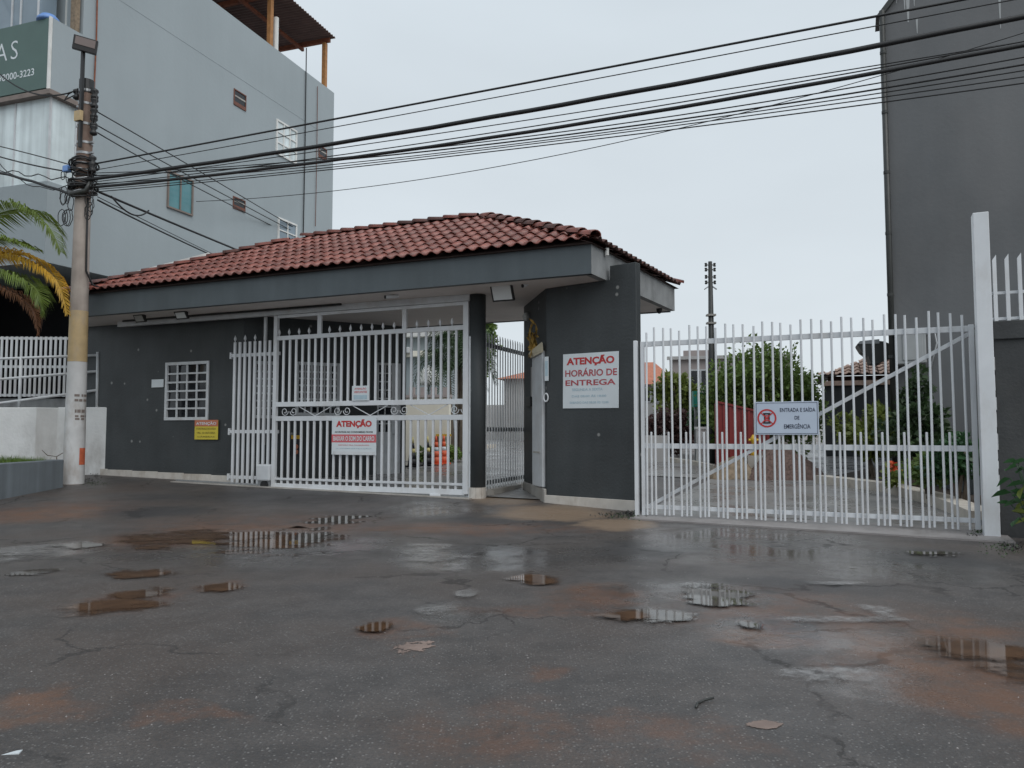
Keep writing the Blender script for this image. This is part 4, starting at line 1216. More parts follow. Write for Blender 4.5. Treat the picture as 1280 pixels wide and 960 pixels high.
def poly_strip(name, pts, wdt, hgt, mt, label=None):
    b = MB()
    pts = [Vector((p.x, p.y, zg(p.y))) for p in pts]
    L, Rr = [], []
    for i, p in enumerate(pts):
        d = (pts[min(i + 1, len(pts) - 1)] - pts[max(0, i - 1)]); d.z = 0; d.normalize(); n = Vector((-d.y, d.x, 0))
        L.append(p); Rr.append(p + n * wdt)
    for i in range(len(pts) - 1):
        up = Vector((0, 0, hgt)); dn = Vector((0, 0, -.1))
        b.hexa([L[i] + dn, L[i + 1] + dn, Rr[i + 1] + dn, Rr[i] + dn, L[i] + up, L[i + 1] + up, Rr[i + 1] + up, Rr[i] + up])
    return struct(name, b, mt)
kp = [(1019, 605), (1058, 610), (1103, 616), (1155, 630), (1190, 644), (1212, 655)]
poly_strip('kerb', [ground(*p) for p in kp], .34, .18, M['kerb'])
poly_strip('kerb', [ground(*p) for p in ((892, 588), (860, 581), (830, 577), (800, 574))][::-1], .15, .12, M['kerb'])
poly_strip('kerb', [ground(*p) for p in ((556, 569), (566, 565), (590, 562), (620, 560))], .2, .15, M['kerb'])
# planting bed right of the kerb
kb = [ground(*p) for p in kp]
b = MB()
top_ = [Vector((p.x + .1, p.y + .1, zg(p.y) + .10)) for p in kb]
bk_ = [Vector((p.x + 3.2, p.y + 2.6, zg(p.y + 2.6) + .25)) for p in kb]
b.v = [tuple(p) for p in top_ + bk_]; n = len(kb)
for i in range(n - 1): b.f.append((i, i + 1, n + i + 1, n + i)); b.mi.append(0)
struct('planting_bed', b, M['soil'])
l0, l1 = ground(1118, 604), ground(1204, 628)
FL_ = Frame((l0.x + .15, l0.y + .35, zg(l0.y)), math.degrees(atan2(l1.y - l0.y, l1.x - l0.x)))
b = MB(); b.box(0, (l1 - l0).length + .6, 0, .12, -.1, .42); solo('bed_wall', b, M['planter'], 'low grey edging wall in the planting bed behind the barred swing gate', 'wall', FL_, bevel=.01)

# ------------------------------------------------------------------ foliage
def leaf_quad(b, p, d, n, l, w):
    s = d.cross(n).normalized() * w
    b.add([p, p + d * l * .45 + s, p + d * l, p + d * l * .45 - s], [(0, 1, 2, 3)])
def rvec(rd):
    while True:
        v = Vector((rd.uniform(-1, 1), rd.uniform(-1, 1), rd.uniform(-1, 1)))
        if .05 < v.length < 1: return v.normalized()
def crown(b, c, r, n, size, rd, clumps=26, fill=.55):
    """leaves gathered in clumps spread through an uneven ellipsoid"""
    cl = []
    for k in range(clumps):
        v = rvec(rd); q = rd.uniform(.45, 1.0)
        cl.append((Vector((c[0] + v.x * r[0] * q, c[1] + v.y * r[1] * q, c[2] + v.z * r[2] * q)), rd.uniform(.20, .38)))
    for k in range(n):
        cc, cr = cl[k % clumps]
        v = rvec(rd) * (rd.random() ** .4) * cr
        p = cc + Vector((v.x * r[0], v.y * r[1], v.z * r[2])) * 1.25
        d = (rvec(rd) + v.normalized() * .8 + Vector((0, 0, -.15))).normalized()
        leaf_quad(b, p, d, rvec(rd), size * rd.uniform(.6, 1.3), size * .28)
def shrub(nm, label, cat, base, r, hgt, n, size, mt, seed, clumps=20, stems=4, group=None, smt=None):
    rd = random.Random(seed)
    F = Frame((base[0], base[1], base[2]), 0)
    t = thing(nm, label, cat, F, group)
    b = MB(); crown(b, (0, 0, hgt - r[2]), r, n, size, rd, clumps)
    part('foliage', b, mt, t)
    b = MB()
    for k in range(stems):
        a = rd.uniform(0, 6.28); q = r[0] * .5
        b.tube([(rd.uniform(-.05, .05), rd.uniform(-.05, .05), -.05), (cos(a) * q * .4, sin(a) * q * .4, (hgt - r[2]) * .6), (cos(a) * q, sin(a) * q, hgt - r[2] * .6)], [.035, .025, .012], 6)
    part('stem', b, smt or M['bark'], t, True)
    return t
def gp(px, py): 
    p = ground(px, py); return (p.x, p.y, p.z)
def at(px, Y): 
    x = (px - 640) / FPX * Y / 1.0; return (x * 1.0, Y, zg(Y))
# big dark green tree behind the swing gate
rd = random.Random(11)
bx = at(962, 20.5); F = Frame(bx, 0)
t = thing('round_tree', 'dense dark green round tree behind the emergency sign of the swing gate', 'tree', F)
b = MB(); crown(b, (0, 0, 2.15), (1.38, 1.1, 1.0), 9500, .13, rd, 60); crown(b, (-1.05, .1, 1.75), (.75, .7, .85), 3500, .13, rd, 30); crown(b, (.85, .1, 1.55), (.6, .7, .9), 3000, .13, rd, 30)
crown(b, (-.1, .2, 1.1), (1.5, .8, .8), 4500, .14, rd, 40)
part('crown', b, M['leaf'], t)
b = MB(); b.tube([(0, 0, -.1), (.03, .0, .8), (-.05, .05, 1.6)], [.12, .1, .07], 8)
for k in range(6):
    a = k * 1.05; b.tube([(0, 0, 1.0), (cos(a) * .5, sin(a) * .4, 1.7), (cos(a) * .95, sin(a) * .7, 2.3)], [.06, .04, .015], 6)
part('trunk', b, M['bark'], t, True)
b = MB()
for k in range(5):
    p = Vector((rd.uniform(-.5, .8), 0, 2.95)); q = p + Vector((rd.uniform(-.1, .1), 0, rd.uniform(.15, .3))); b.tube([p, q], [.012, .006], 5)
    for j in range(6): leaf_quad(b, q + rvec(rd) * .06, rvec(rd), rvec(rd), .11, .03)
part('shoots', b, M['leaf'], t, stuff=True)
# beds
bedp = [('yellow_shrub', 'tall yellow green shrub in the planting bed against the dark neighbour wall', (1088, 16.2), (.62, .5, .55), 1.55, 2600, .16, 'leaf_lime'),
        ('dark_shrub', 'dark leafy shrub right of the yellow green shrub in the bed', (1143, 14.2), (.5, .4, .55), 1.5, 1900, .15, 'leaf_dark'),
        ('green_shrub', 'low bright green shrub in the bed nearest the tall white post', (1196, 12.4), (.45, .35, .4), 1.05, 1700, .12, 'leaf_gloss'),
        ('low_shrub', 'low green plant hanging over the grey edging wall in the bed', (1160, 13.0), (.5, .3, .28), .72, 1300, .11, 'leaf')]
for i, (nm, lb, (px, Y), r, hg, n, sz, mt) in enumerate(bedp):
    q = at(px, Y); shrub(nm, lb, 'shrub', (q[0], q[1], q[2] + .15), r, hg, n, sz, M[mt], 30 + i)
q = at(1112, 14.0); rd = random.Random(8)
t = thing('flower_plant', 'small plant with one red bloom in the bed by the kerb', 'plant', Frame((q[0], q[1], q[2] + .12), 0))
b = MB(); crown(b, (0, 0, .25), (.22, .18, .2), 260, .12, rd, 8); part('foliage', b, M['leaf_lime'], t)
b = MB(); crown(b, (.03, -.1, .42), (.08, .06, .09), 40, .10, rd, 4); part('bloom', b, M['cone_orange'], t)
q = at(1155, 14.6); rd = random.Random(18)
t = thing('slim_bush', 'slim dark bush climbing the grey building wall behind the bed', 'shrub', Frame((q[0], q[1] + .3, q[2] + .15), 0))
b = MB(); crown(b, (0, 0, 1.55), (.28, .25, .7), 900, .13, rd, 14); part('foliage', b, M['leaf_dark'], t)
b = MB(); b.tube([(0, 0, 0), (.03, 0, 1.0), (0, 0, 1.9)], [.03, .02, .01], 6); part('stem', b, M['bark'], t)

# ------------------------------------------------------------------ neighbour house behind the bed
n0 = depth(1031, 500, 24.0)
FN = Frame((n0.x, n0.y, zg(24)), -22)
nh = thing('neighbour_house', 'low dark walled house with pale pink tiled roof behind the swing gate', 'house', FN)
zc1 = FN.hit(1060, 476)[1]; zc2 = FN.hit(1060, 482)[1]
b = MB(); b.box(0, 6, 0, .2, -.3, zc2); b.box(0, .2, .2, 5, -.3, zc2); part('wall', b, M['wall_right'], nh)
b = MB(); b.box(-.08, 6, -.12, .3, zc2 + .003, zc1); part('coping', b, M['pink_tile'], nh)
ze, zr_ = FN.hit(1070, 469)[1], FN.hit(1104, 443)[1] + .25
b = MB(); b.box(.1, 6, .35, .5, zc1 - .1, ze); part('upper_wall', b, M['deck'], nh)
sb_ = MB()
slope_tiles((-.2, .1, ze + .02), (6.2, .1, ze + .02), (6.2, 2.6, zr_), (1.8, 2.6, zr_), .25, .4, 7, lambda m: sb_.add([m @ Vector(p) for p in tmb.v], tmb.f))
rf = part('roof', MB().add([(-.2, .1, ze), (6.2, .1, ze), (6.2, 2.6, zr_ - .03), (1.8, 2.6, zr_ - .03), (-.2, 5, ze)], [(0, 1, 2, 3), (0, 3, 4)]), M['deck'], nh)
part('tile', sb_, M['pink_tile'], rf, True, stuff=True)

# ------------------------------------------------------------------ skip, heaps, bollard
s0 = ground(897, 589); FK = Frame((s0.x, s0.y, zg(s0.y)), -12)
sk = thing('skip_container', 'red ribbed metal skip standing by the driveway behind the swing gate', 'skip', FK)
kx1 = FK.hit(962, 560)[0]; kz1 = FK.hit(899, 503)[1]; kz2 = FK.hit(960, 519)[1]
b = MB(); b.hexa([(0, 0, .03), (kx1, 0, .03), (kx1, 1.1, .03), (0, 1.1, .03), (0, 0, kz1), (kx1, 0, kz2), (kx1, 1.1, kz2), (0, 1.1, kz1)]); part('body', b, M['red_skip'], sk)
for k in range(9):
    x = lerp(.03, kx1 - .03, k / 8); b = MB(); z = lerp(kz1, kz2, x / kx1); b.box(x - .028, x + .028, -.035, -.001, .06, z - .02); part('rib', b, M['red_skip'], sk)
b = MB(); b.hexa([(-.03, -.05, kz1), (kx1 + .02, -.05, kz2), (kx1 + .02, .04, kz2), (-.03, .04, kz1), (-.03, -.05, kz1 + .05), (kx1 + .02, -.05, kz2 + .05), (kx1 + .02, .04, kz2 + .05), (-.03, .04, kz1 + .05)]); part('top_rail', b, M['red_skip'], sk)
def heap(name, px, py, rx, ry, hgt, mt, seed):
    rd = random.Random(seed); c = ground(px, py); b = MB(); nr_, na = 14, 44
    ph = [(k, rd.uniform(0, 6.28), rd.uniform(.03, .12)) for k in (2, 3, 5, 7)]
    for i in range(nr_ + 1):
        t_ = i / nr_
        for k in range(na):
            a = 2 * pi * k / na; q = 1 + sum(m_ * cos(j * a + f) for j, f, m_ in ph)
            z = hgt * (max(0, cos(t_ * pi / 2)) ** 1.25) + rd.uniform(-.045, .045) * (.05 < t_ < .98)
            b.v.append((rx * t_ * q * cos(a), ry * t_ * q * sin(a), z if i < nr_ else -.08))
    for i in range(nr_):
        for k in range(na):
            k2 = (k + 1) % na; b.f.append((i * na + k, (i + 1) * na + k, (i + 1) * na + k2, i * na + k2)); b.mi.append(0)
    return struct(name, b, mt, Frame((c.x, c.y + ry * .7, zg(c.y + ry * .7)), 0), True, kind='stuff')
heap('rubble_heap', 985, 601, 1.0, .8, .68, M['mound'], 2)
heap('sand_heap', 928, 600, .75, .6, .45, M['sandheap'], 6)
q = at(941, 17.4); b = MB(); b.lathe([(.07, 0), (.07, .10), (.045, .12), (.05, .30), (.075, .33), (.075, .38), (.04, .44), (.02, .47)], (0, 0, 0), 12)
yb_ = thing('yellow_hydrant', 'small yellow hydrant beside the red skip', 'hydrant', Frame((q[0], q[1], q[2] + .5), 0)); part('body', b, M['yellow'], yb_, True)
b = MB(); b.tube([(-.11, 0, .35), (.11, 0, .35)], .028, 8); part('nozzle', b, M['yellow'], yb_)
b = MB(); b.box(-.2, .2, -.2, .2, -.5, 0); part('plinth', b, M['concrete'], yb_)

# ------------------------------------------------------------------ far pole
q = at(890.5, 21.0)
FPl = Frame(q, 0)
fp_ = thing('utility_pole', 'distant thin grey utility pole rising behind the swing gate', 'utility pole', FPl)
ht = FPl.hit(891, 327)[1]
b = MB(); b.tube([(0, 0, -.2), (0, 0, 2), (0, 0, ht)], [.115, .10, .055], 12); part('shaft', b, M['hood'], fp_, True)
for py in (331, 337, 346, 353):
    z = FPl.hit(891, py)[1]
    b = MB(); b.tube([(-.1, 0, z), (.1, 0, z)], .02, 6); part('bracket', b, M['galv'], fp_)
    for s_ in (-1, 1):
        b = MB(); b.lathe([(.03, -.05), (.04, -.03), (.025, 0), (.04, .03), (.03, .05)], (s_ * .12, 0, z), 8); part('insulator', b, M['hood'], fp_)
z = FPl.hit(891, 360)[1]
for s_ in (-1, 1):
    b = MB(); b.bar((0, 0, z + .08), (s_ * .17, 0, z - .04), .03); part('strut', b, M['galv'], fp_)
for py in (394, 404):
    z = FPl.hit(891, py)[1]; b = MB(); b.box(-.12, .12, -.1, .1, z - .025, z + .025); part('clamp', b, M['concrete'], fp_)

# ------------------------------------------------------------------ far houses and planting
def house(label, px0, px1, Y, pytop, mt, roofpy=None, rmt=None, wins=(), a=-14, ext=0, depth_=6):
    p0 = depth(px0, 540, Y); F = Frame((p0.x, p0.y, zg(Y)), a)
    t = thing('house', label, 'house', F)
    x1 = F.hit(px1, 540)[0]; z1 = F.hit(px0, pytop)[1]
    b = MB(); b.box(-ext, x1, 0, depth_, -.5, z1); part('wall', b, mt, t)
    if roofpy:
        z2 = F.hit(px0, roofpy)[1] + .6
        b = MB(); o_ = .35
        v = [(-ext - o_, -o_, z1 + .003), (x1 + o_, -o_, z1 + .003), (x1 + o_, depth_ + o_, z1 + .003), (-ext - o_, depth_ + o_, z1 + .003), (-ext + 1.5, depth_ / 2, z2), (x1 - 1.0 if x1 + ext > 3 else (x1 - ext) / 2, depth_ / 2, z2)]
        b.add(v, [(0, 1, 5, 4), (1, 2, 5), (2, 3, 4, 5), (3, 0, 4), (3, 2, 1, 0)]); rf_ = part('roof', b, rmt, t)
    for (a0, c0, a1, c1) in wins:
        xa, zb2 = F.hit(a0, c0); xc, zd = F.hit(a1, c1)
        b = MB(); b.box(xa, xc, -.05, .02, zd, zb2); wv = part('window', b, M['white2'], t)
        b = MB(); xm2 = (xa + xc) / 2
        b.box(xa + .06, xm2 - .03, -.062, -.051, zd + .06, zb2 - .06); part('pane', b, M['glass_dark'], wv)
        b = MB(); b.box(xm2 + .03, xc - .06, -.062, -.051, zd + .06, zb2 - .06); part('pane', b, M['glass_dark'], wv)
    return t, F
house('pale two storey house with orange tiled roof at the left of the swing gate view', 802, 841, 36, 481, M['house_pale'], 462, M['orange_roof'], [(819, 484, 833, 503), (804, 484, 814, 503)], ext=5)
t, F = house('flat roofed pinkish grey house rising behind the distant utility pole', 838, 990, 32, 448, M['house_grey'], None, None, [(862, 462, 890, 486), (905, 462, 925, 480)])
x0, z0 = F.hit(854, 441); x1, z1 = F.hit(896, 448)
b = MB(); b.box(x0, x1, .1, 3, z1 - .1, z0 + .1); part('parapet', b, M['house_grey'], t)
b = MB(); xa = F.hit(838, 448)[0]; b.box(-.1, F.hit(990, 448)[0] + .1, -.15, .0, F.hit(838, 450)[1], F.hit(838, 446)[1]); part('cornice', b, M['house_pale'], t)
house('low pale house with red roof beyond the grey pedestrian gate', 630, 700, 40, 474, M['house_pale'], 469, M['orange_roof'], [])
q = depth(500, 540, 46); FZ = Frame((q.x, q.y, zg(46)), -8)
b = MB(); b.box(-30, 40, 0, .2, -.5, 2.0); solo('perimeter_wall', b, M['house_pale'], 'long pale perimeter wall closing the far end of the driveway', 'wall', FZ)
q = at(835, 24.0); shrub('purple_bush', 'dark purple leaved bush by the low wall at the left of the driveway', 'shrub', q, (.85, .6, .62), 1.5, 3200, .14, M['leaf_purple'], 61, 30)
q = at(848, 26.0); shrub('olive_bush', 'feathery olive green bush above the purple leaved bush', 'shrub', q, (.75, .6, .75), 2.7, 2200, .2, M['leaf_lime'], 62, 26)
q = at(880, 22.5); shrub('bright_shrub', 'bright green leafy shrub left of the distant utility pole', 'shrub', q, (.4, .4, .8), 2.15, 1700, .13, M['leaf_gloss'], 63, 20)
q = depth(800, 560, 21.5); FQ = Frame((q.x, q.y, zg(21.5)), -10)
b = MB(); b.box(-1, .75, 0, .15, -.2, .75); solo('low_wall', b, M['house_pale'], 'low pale garden wall at the left end of the swing gate view', 'wall', FQ)
q = at(876, 20.5); b = MB(); b.box(-.12, .12, -.1, .1, -.1, .95); b.box(-.15, .15, -.13, .13, .952, 1.02); solo('white_pillar', b, M['plaster_white'], 'short white pillar just left of the distant utility pole base', 'pillar', Frame(q, 0))
q = at(870, 22.0); b = MB(); b.box(-.07, .07, 0, .2, 1.55, 2.0); gb_ = thing('green_box', 'small teal box on a stake between the olive and bright green shrubs', 'box', Frame(q, 0)); part('box', b, M['teal'], gb_); part('stake', MB().box(-.03, .03, .05, .12, -.1, 1.548), M['galv'], gb_)

# behind the main gate
c0 = depth(506, 540, 22.0); FI = Frame((c0.x, c0.y, zg(22)), -14)
ix1 = FI.hit(561, 540)[0]; iz = FI.hit(530, 497)[1]
cw_ = thing('garden_wall', 'cream garden wall with grey coping and pillars seen through the main gate', 'wall', FI)
b = MB(); b.box(-3, ix1, 0, .18, -.3, iz); part('wall', b, M['cream'], cw_)
b = MB(); b.box(-3, ix1 + .03, -.04, .22, iz + .002, iz + .08); part('coping', b, M['house_grey'], cw_)
for px in (514, 528, 541, 556):
    x, z = FI.hit(px, 484); b = MB(); b.box(x - .07, x + .07, .02, .16, iz + .082, z); part('pillar', b, M['house_grey'], cw_)
c0 = depth(500, 540, 30.0); FJ = Frame((c0.x, c0.y, zg(30)), -14)
t = thing('condo_house', 'blue grey house with white eaves behind the cream garden wall', 'house', FJ)
jx1 = FJ.hit(553, 500)[0]; jz = FJ.hit(530, 422)[1]
b = MB(); b.box(-6, jx1, 0, 6, -.5, jz); part('wall', b, M['bld_left'], t)
b = MB(); b.box(-6.2, jx1 + .3, -.4, 6.2, jz + .003, jz + .24); part('eaves', b, M['flash'], t)
x0, z0 = FJ.hit(508, 440); x1, z1 = FJ.hit(546, 446); b = MB(); b.box(x0, x1, -.35, -.001, z1, z0); part('ledge', b, M['cream'], t)
x0, z0 = FJ.hit(509, 436); x1, z1 = FJ.hit(518, 443); b = MB(); b.box(x0, x1, -.6, -.36, z1, z0); part('air_conditioner', b, M['white2'], t, bevel=.03)
c0 = depth(536, 470, 25.5); FU = Frame((c0.x, c0.y, zg(25.5)), 0)
t = thing('parasol', 'white parasol standing behind the cream garden wall', 'parasol', FU)
zu1, zu0 = FU.hit(536, 457)[1], FU.hit(536, 481)[1]; ru = FU.hit(551, 470)[0]
b = MB(); b.lathe([(ru, zu0), (ru * .96, zu0 + .12), (ru * .75, lerp(zu0, zu1, .65)), (ru * .4, lerp(zu0, zu1, .9)), (.05, zu1)], (0, 0, 0), 16); part('canopy', b, M['flash'], t, True)
b = MB(); b.tube([(0, 0, 0), (0, 0, zu0 + .2)], .03, 8); part('pole', b, M['galv'], t)

def frond(b, pts, L, rd, w=.03, droop=.45, n=44, both=True, fullness=1.0):
    """feather leaf: leaflets along a curved rib"""
    pts = [Vector(p) for p in pts]
    def pt(t):
        s = t * (len(pts) - 1); i = min(int(s), len(pts) - 2); f = s - i
        p0 = pts[max(i - 1, 0)]; p1 = pts[i]; p2 = pts[i + 1]; p3 = pts[min(i + 2, len(pts) - 1)]
        return .5 * ((2 * p1) + (p2 - p0) * f + (2 * p0 - 5 * p1 + 4 * p2 - p3) * f * f + (3 * p1 - p0 - 3 * p2 + p3) * f ** 3)
    rib = [pt(i / 20) for i in range(21)]
    b.tube(rib, [lerp(.022, .005, i / 20) for i in range(21)], 5)
    for k in range(n):
        t_ = .06 + .94 * k / n; p = pt(t_); d = (pt(min(1, t_ + .02)) - pt(t_ - .02)).normalized()
        side = d.cross(Vector((0, 0, 1))).normalized(); upv = side.cross(d)
        l = L * (sin(pi * min(1, .18 + .82 * t_)) * .75 + .30) * rd.uniform(.85, 1.1)
        for s_ in (1, -1):
            q = (side * s_ * .85 + d * .55 + upv * rd.uniform(.05, .35)).normalized()
            m_ = p + q * l * .55; e = m_ + (q * .45 + Vector((0, 0, -droop))).normalized() * l * .5
            wv = d * w * .6 + upv * w * .15
            b.add([p - wv * .4, p + wv * .4, m_ + wv, m_ - wv], [(0, 1, 2, 3)])
            b.add([m_ - wv, m_ + wv, e], [(0, 1, 2)])
def palm(label, base, trunks, crownz, nf, L, spread, seed, mt, nm='palm_tree', lw=.03):
    rd = random.Random(seed); F = Frame(base, 0); t = thing(nm, label, 'palm', F)
    for (dx, dy, hh) in trunks:
        b = MB(); b.tube([(dx * .4, dy * .4, -.1), (dx * .7, dy * .7, hh * .5), (dx, dy, hh)], [.085, .06, .05], 8); part('trunk', b, M['bark'], t, True)
        for k in range(nf):
            a = 2 * pi * k / nf + rd.uniform(-.4, .4); e = rd.uniform(.2, 1.0); c, s = cos(a), sin(a); q = spread * rd.uniform(.8, 1.15)
            b = MB(); frond(b, [(dx, dy, hh), (dx + c * q * .35, dy + s * q * .35, hh + .75 * e), (dx + c * q * .8, dy + s * q * .8, hh + .75 * e - .15), (dx + c * q * 1.1, dy + s * q * 1.1, hh + .2 * e - .7)], L, rd, lw, n=30)
            part('frond', b, mt, t)
    return t
q = at(571, 23.5)
palm('clump of palms with tan stems right of the cream garden wall', q, [(-.25, 0, 2.6), (.0, .1, 3.3), (.25, -.1, 2.9), (.12, .25, 3.7)], 3, 9, .55, 1.0, 5, M['leaf_dark'])
q = at(598, 27); shrub('tall_bush', 'tall green bush rising behind the round column and pedestrian gate', 'shrub', q, (.7, .6, 1.3), 5.0, 2400, .2, M['leaf'], 71, 26)
q = at(556, 22.6); shrub('hedge_plant', 'low green plants at the foot of the cream garden wall', 'shrub', (q[0], q[1] - 1.2, q[2]), (.8, .25, .22), .42, 1000, .14, M['leaf'], 72, 22)
# teal bin and yellow barrier
q = ground(543, 577); FBn = Frame((q.x, q.y, zg(q.y)), -10)
tb = thing('teal_bin', 'teal plastic bin raised on dark legs behind the orange cones', 'bin', FBn)
x0, z1 = FBn.hit(536.5, 533); x1, z0 = FBn.hit(551.5, 546)
b = MB(); b.hexa([(x0 + .03, 0, z0), (x1 - .03, 0, z0), (x1 - .03, .3, z0), (x0 + .03, .3, z0), (x0, -.03, z1), (x1, -.03, z1), (x1, .33, z1), (x0, .33, z1)]); part('tub', b, M['teal'], tb, bevel=.01)
for x in (x0 + .06, x1 - .06):
    for y in (.05, .25): b = MB(); b.box(x - .02, x + .02, y - .02, y + .02, -.02, z0 - .002); part('leg', b, M['black'], tb)
ybr = thing('yellow_barrier', 'low yellow bar barrier with dark legs right of the teal bin', 'barrier', FBn)
x0, z = FBn.hit(545, 544, -.15); x1 = FBn.hit(564, 544, -.15)[0]
b = MB(); b.box(x0, x1, -.17, -.13, z - .03, z + .03); part('bar', b, M['yellow'], ybr)
for x in (x0 + .05, x1 - .05): b = MB(); b.box(x - .02, x + .02, -.165, -.135, -.02, z - .032); part('leg', b, M['black'], ybr)
# cones
def cone(label, px, py, base, bands, gname):
    p = ground(px, py); t = thing('traffic_cone', label, 'cone', Frame((p.x, p.y, zg(p.y) + .02), random.uniform(-20, 20)), gname)
    H = .76; r = lambda z: lerp(.125, .022, z / H)
    b = MB(); b.box(-.19, .19, -.19, .19, 0, .035); part('base', b, base, t, bevel=.01)
    zs = [.036, .2, .36, .46, .6, H]
    for i in range(5):
        b = MB(); b.lathe([(r(zs[i]), zs[i]), (r(zs[i + 1]), zs[i + 1])], (0, 0, 0), 16)
        part('sleeve', b, bands[i], t, True)
ky = [M['black'], M['black'], M['cone_yellow'], M['black'], M['cone_yellow']]
ko = [M['cone_orange'], M['cone_orange'], M['sign_white'], M['cone_orange'], M['cone_orange']]
cone('black cone with pale yellow bands, nearest the white glazed door', 515.3, 584.5, M['black'], ky, 'traffic cones inside the gate')
cone('black cone with pale yellow bands, next to the orange cones', 534, 583, M['black'], ky, 'traffic cones inside the gate')
cone('orange cone right beside the second black cone', 545, 582, M['cone_orange'], ko, 'traffic cones inside the gate')
cone('orange cone at the right end of the cone row', 554.5, 581, M['cone_orange'], ko, 'traffic cones inside the gate')

# ------------------------------------------------------------------ lamps and cameras under the eaves
def on_soffit(px, py): 
    return FG.hitz(px, py, ZS)
def floodlight(label, px0, py0, px1, py1, y, tilt=25, gname=None, mt=None):
    x0, z1 = FG.hit(px0, py0, y); x1, z0 = FG.hit(px1, py1, y); w, h = x1 - x0, z1 - z0
    c = FG.w((x0 + x1) / 2, y, (z0 + z1) / 2)
    t = thing('floodlight', label, 'floodlight', Frame(c, -23.4), gname)
    m = Matrix.Rotation(R(tilt), 4, 'X')
    b = MB(); b.box(-w / 2, w / 2, 0, .045, -h / 2, h / 2); b.xf(m); part('housing', b, M['black'], t)
    b = MB(); b.box(-w / 2 + .03, w / 2 - .03, -.008, -.001, -h / 2 + .03, h / 2 - .03); b.xf(m); part('lens', b, mt or M['lampglass'], t)
    b = MB(); zt_ = ZS - c.z + .003
    b.box(-w * .38, -w * .38 + .02, .05, .08, -h * .1, zt_ - .02); b.box(w * .38 - .02, w * .38, .05, .08, -h * .1, zt_ - .02); b.box(-w * .38, w * .38, .05, .08, zt_ - .02, zt_); part('bracket', b, M['black'], t)
    return t
floodlight('square floodlight with black frame under the eave beside the round column', 614, 355, 641, 376, .45)
floodlight('small floodlight under the left eave, nearest the utility pole', 168, 393, 180, 403, .35, 30, 'small floodlights under the left eave', M['galv'])
floodlight('small floodlight under the left eave above the grilled window', 219, 389, 233, 399, .35, 30, 'small floodlights under the left eave')
def cctv(label, px, py, y, L=.2):
    x, z = FG.hit(px, py, y); t = thing('security_camera', label, 'camera', Frame(FG.w(x, y, z), -23.4 - 40))
    b = MB(); b.tube([(0, -L / 2, -.02), (0, L / 2, .02)], .035, 12); part('body', b, M['white2'], t)
    b = MB(); b.tube([(0, -L / 2 - .02, -.023), (0, -L / 2 - .001, -.021)], .032, 12); part('lens', b, M['black'], t)
    b = MB(); b.tube([(0, .03, .02), (0, .03, ZS - z + .002)], .012, 6); part('mount', b, M['black'], t)
cctv('small white security camera hanging under the eave above the sliding gate', 490, 370.5, .35, .24)
cctv('tiny dark security camera under the eave between floodlight and pier', 656.5, 356, .45, .08)
x, y = on_soffit(824, 386); p = FG.w(x, y, ZS)
b = MB(); b.lathe([(.06, .004), (.06, -.03), (.045, -.08), (.015, -.10)][::-1], (0, 0, 0), 14); solo('eave_sensor', b, M['black'], 'small dark dome sensor under the right end of the eave', 'sensor', Frame(p, 0), smooth=True)
x, z = FC.hit(660.5, 396); p = FC.w(x, -.001, z)
lt = thing('bulkhead_lamp', 'round pale bulkhead lamp high on the angled pier wall', 'lamp', Frame(p, math.degrees(FC.a)))
b = MB(); b.lathe([(.09, 0), (.09, .03)], (0, 0, 0), 16); b.xf(Matrix.Rotation(R(90), 4, 'X')); part('base', b, M['galv'], lt)
b = MB(); b.lathe([(.085, .031), (.08, .07), (.05, .10), (.01, .115)], (0, 0, 0), 16); b.xf(Matrix.Rotation(R(90), 4, 'X')); part('globe', b, M['lampglass'], lt, True)
x, z = FP.hit(681.5, 497); 
b = MB(); b.v = []; pts = [(cos(a) * .045, 0, sin(a) * .07) for a in [2 * pi * k / 20 for k in range(21)]]
b.tube(pts, .014, 8, cap=False); solo('ring_handle', b, M['white'], 'white oval ring on the edge of the grey pier', 'handle', Frame(FP.w(x + .03, -.02, z), math.degrees(FP.a)), smooth=True)
x0, z1 = FC.hit(661, 497); x1, z0 = FC.hit(667, 508)
b = MB(); b.box(x0, x1, -.07, 0, z0, z1); ic = solo('intercom', b, M['black'], 'black intercom box on the angled pier wall behind the tall panel', 'intercom', FC, bevel=.008)
x, z = FP.hit(794, 342)
xv, zv = FG.hit(757, 315, 0)
pv = FG.l(depth(757, 315, 12.45)); b = MB(); b.tube([(pv.x + .02, pv.y, pv.z - .06), (pv.x + .02, pv.y, pv.z + .06)], .035, 10); solo('drain_stub', b, M['flash'], 'short white pipe stub on the bare side fascia above the pier', 'pipe', FG)

# ------------------------------------------------------------------ street side, left
# limewashed low wall with railing
lw0 = depth(128, 550, 18.02)
FLW = Frame((lw0.x, lw0.y, zg(18)), -6)
zl = FLW.hit(100, 509)[1]
lw = thing('low_wall', 'rough limewashed low wall left of the gatehouse behind the striped pole', 'wall', FLW)
xs1 = FLW.hit(58, 550)[0]
b = MB(); b.box(xs1 + .25, .35, 0, .25, -.5, zl); part('wall', b, M['plaster_white'], lw, bevel=.02)
b = MB(); b.box(-9, xs1, -.35, -.1, -.5, zl - .01); b.hexa([(xs1 + .003, -.35, -.5), (xs1 + .25, .02, -.5), (xs1 + .25, .25, -.5), (xs1 + .003, -.1, -.5), (xs1 + .003, -.35, zl - .01), (xs1 + .25, .02, zl - .01), (xs1 + .25, .25, zl - .01), (xs1 + .003, -.1, zl - .01)])
part('front_wall', b, M['plaster_white'], lw, bevel=.02)
rl = thing('ramp_railing', 'white tubular railing with three rails on the limewashed low wall', 'railing', FLW)
px_ = FLW.hit(122.5, 470, .1)[0]
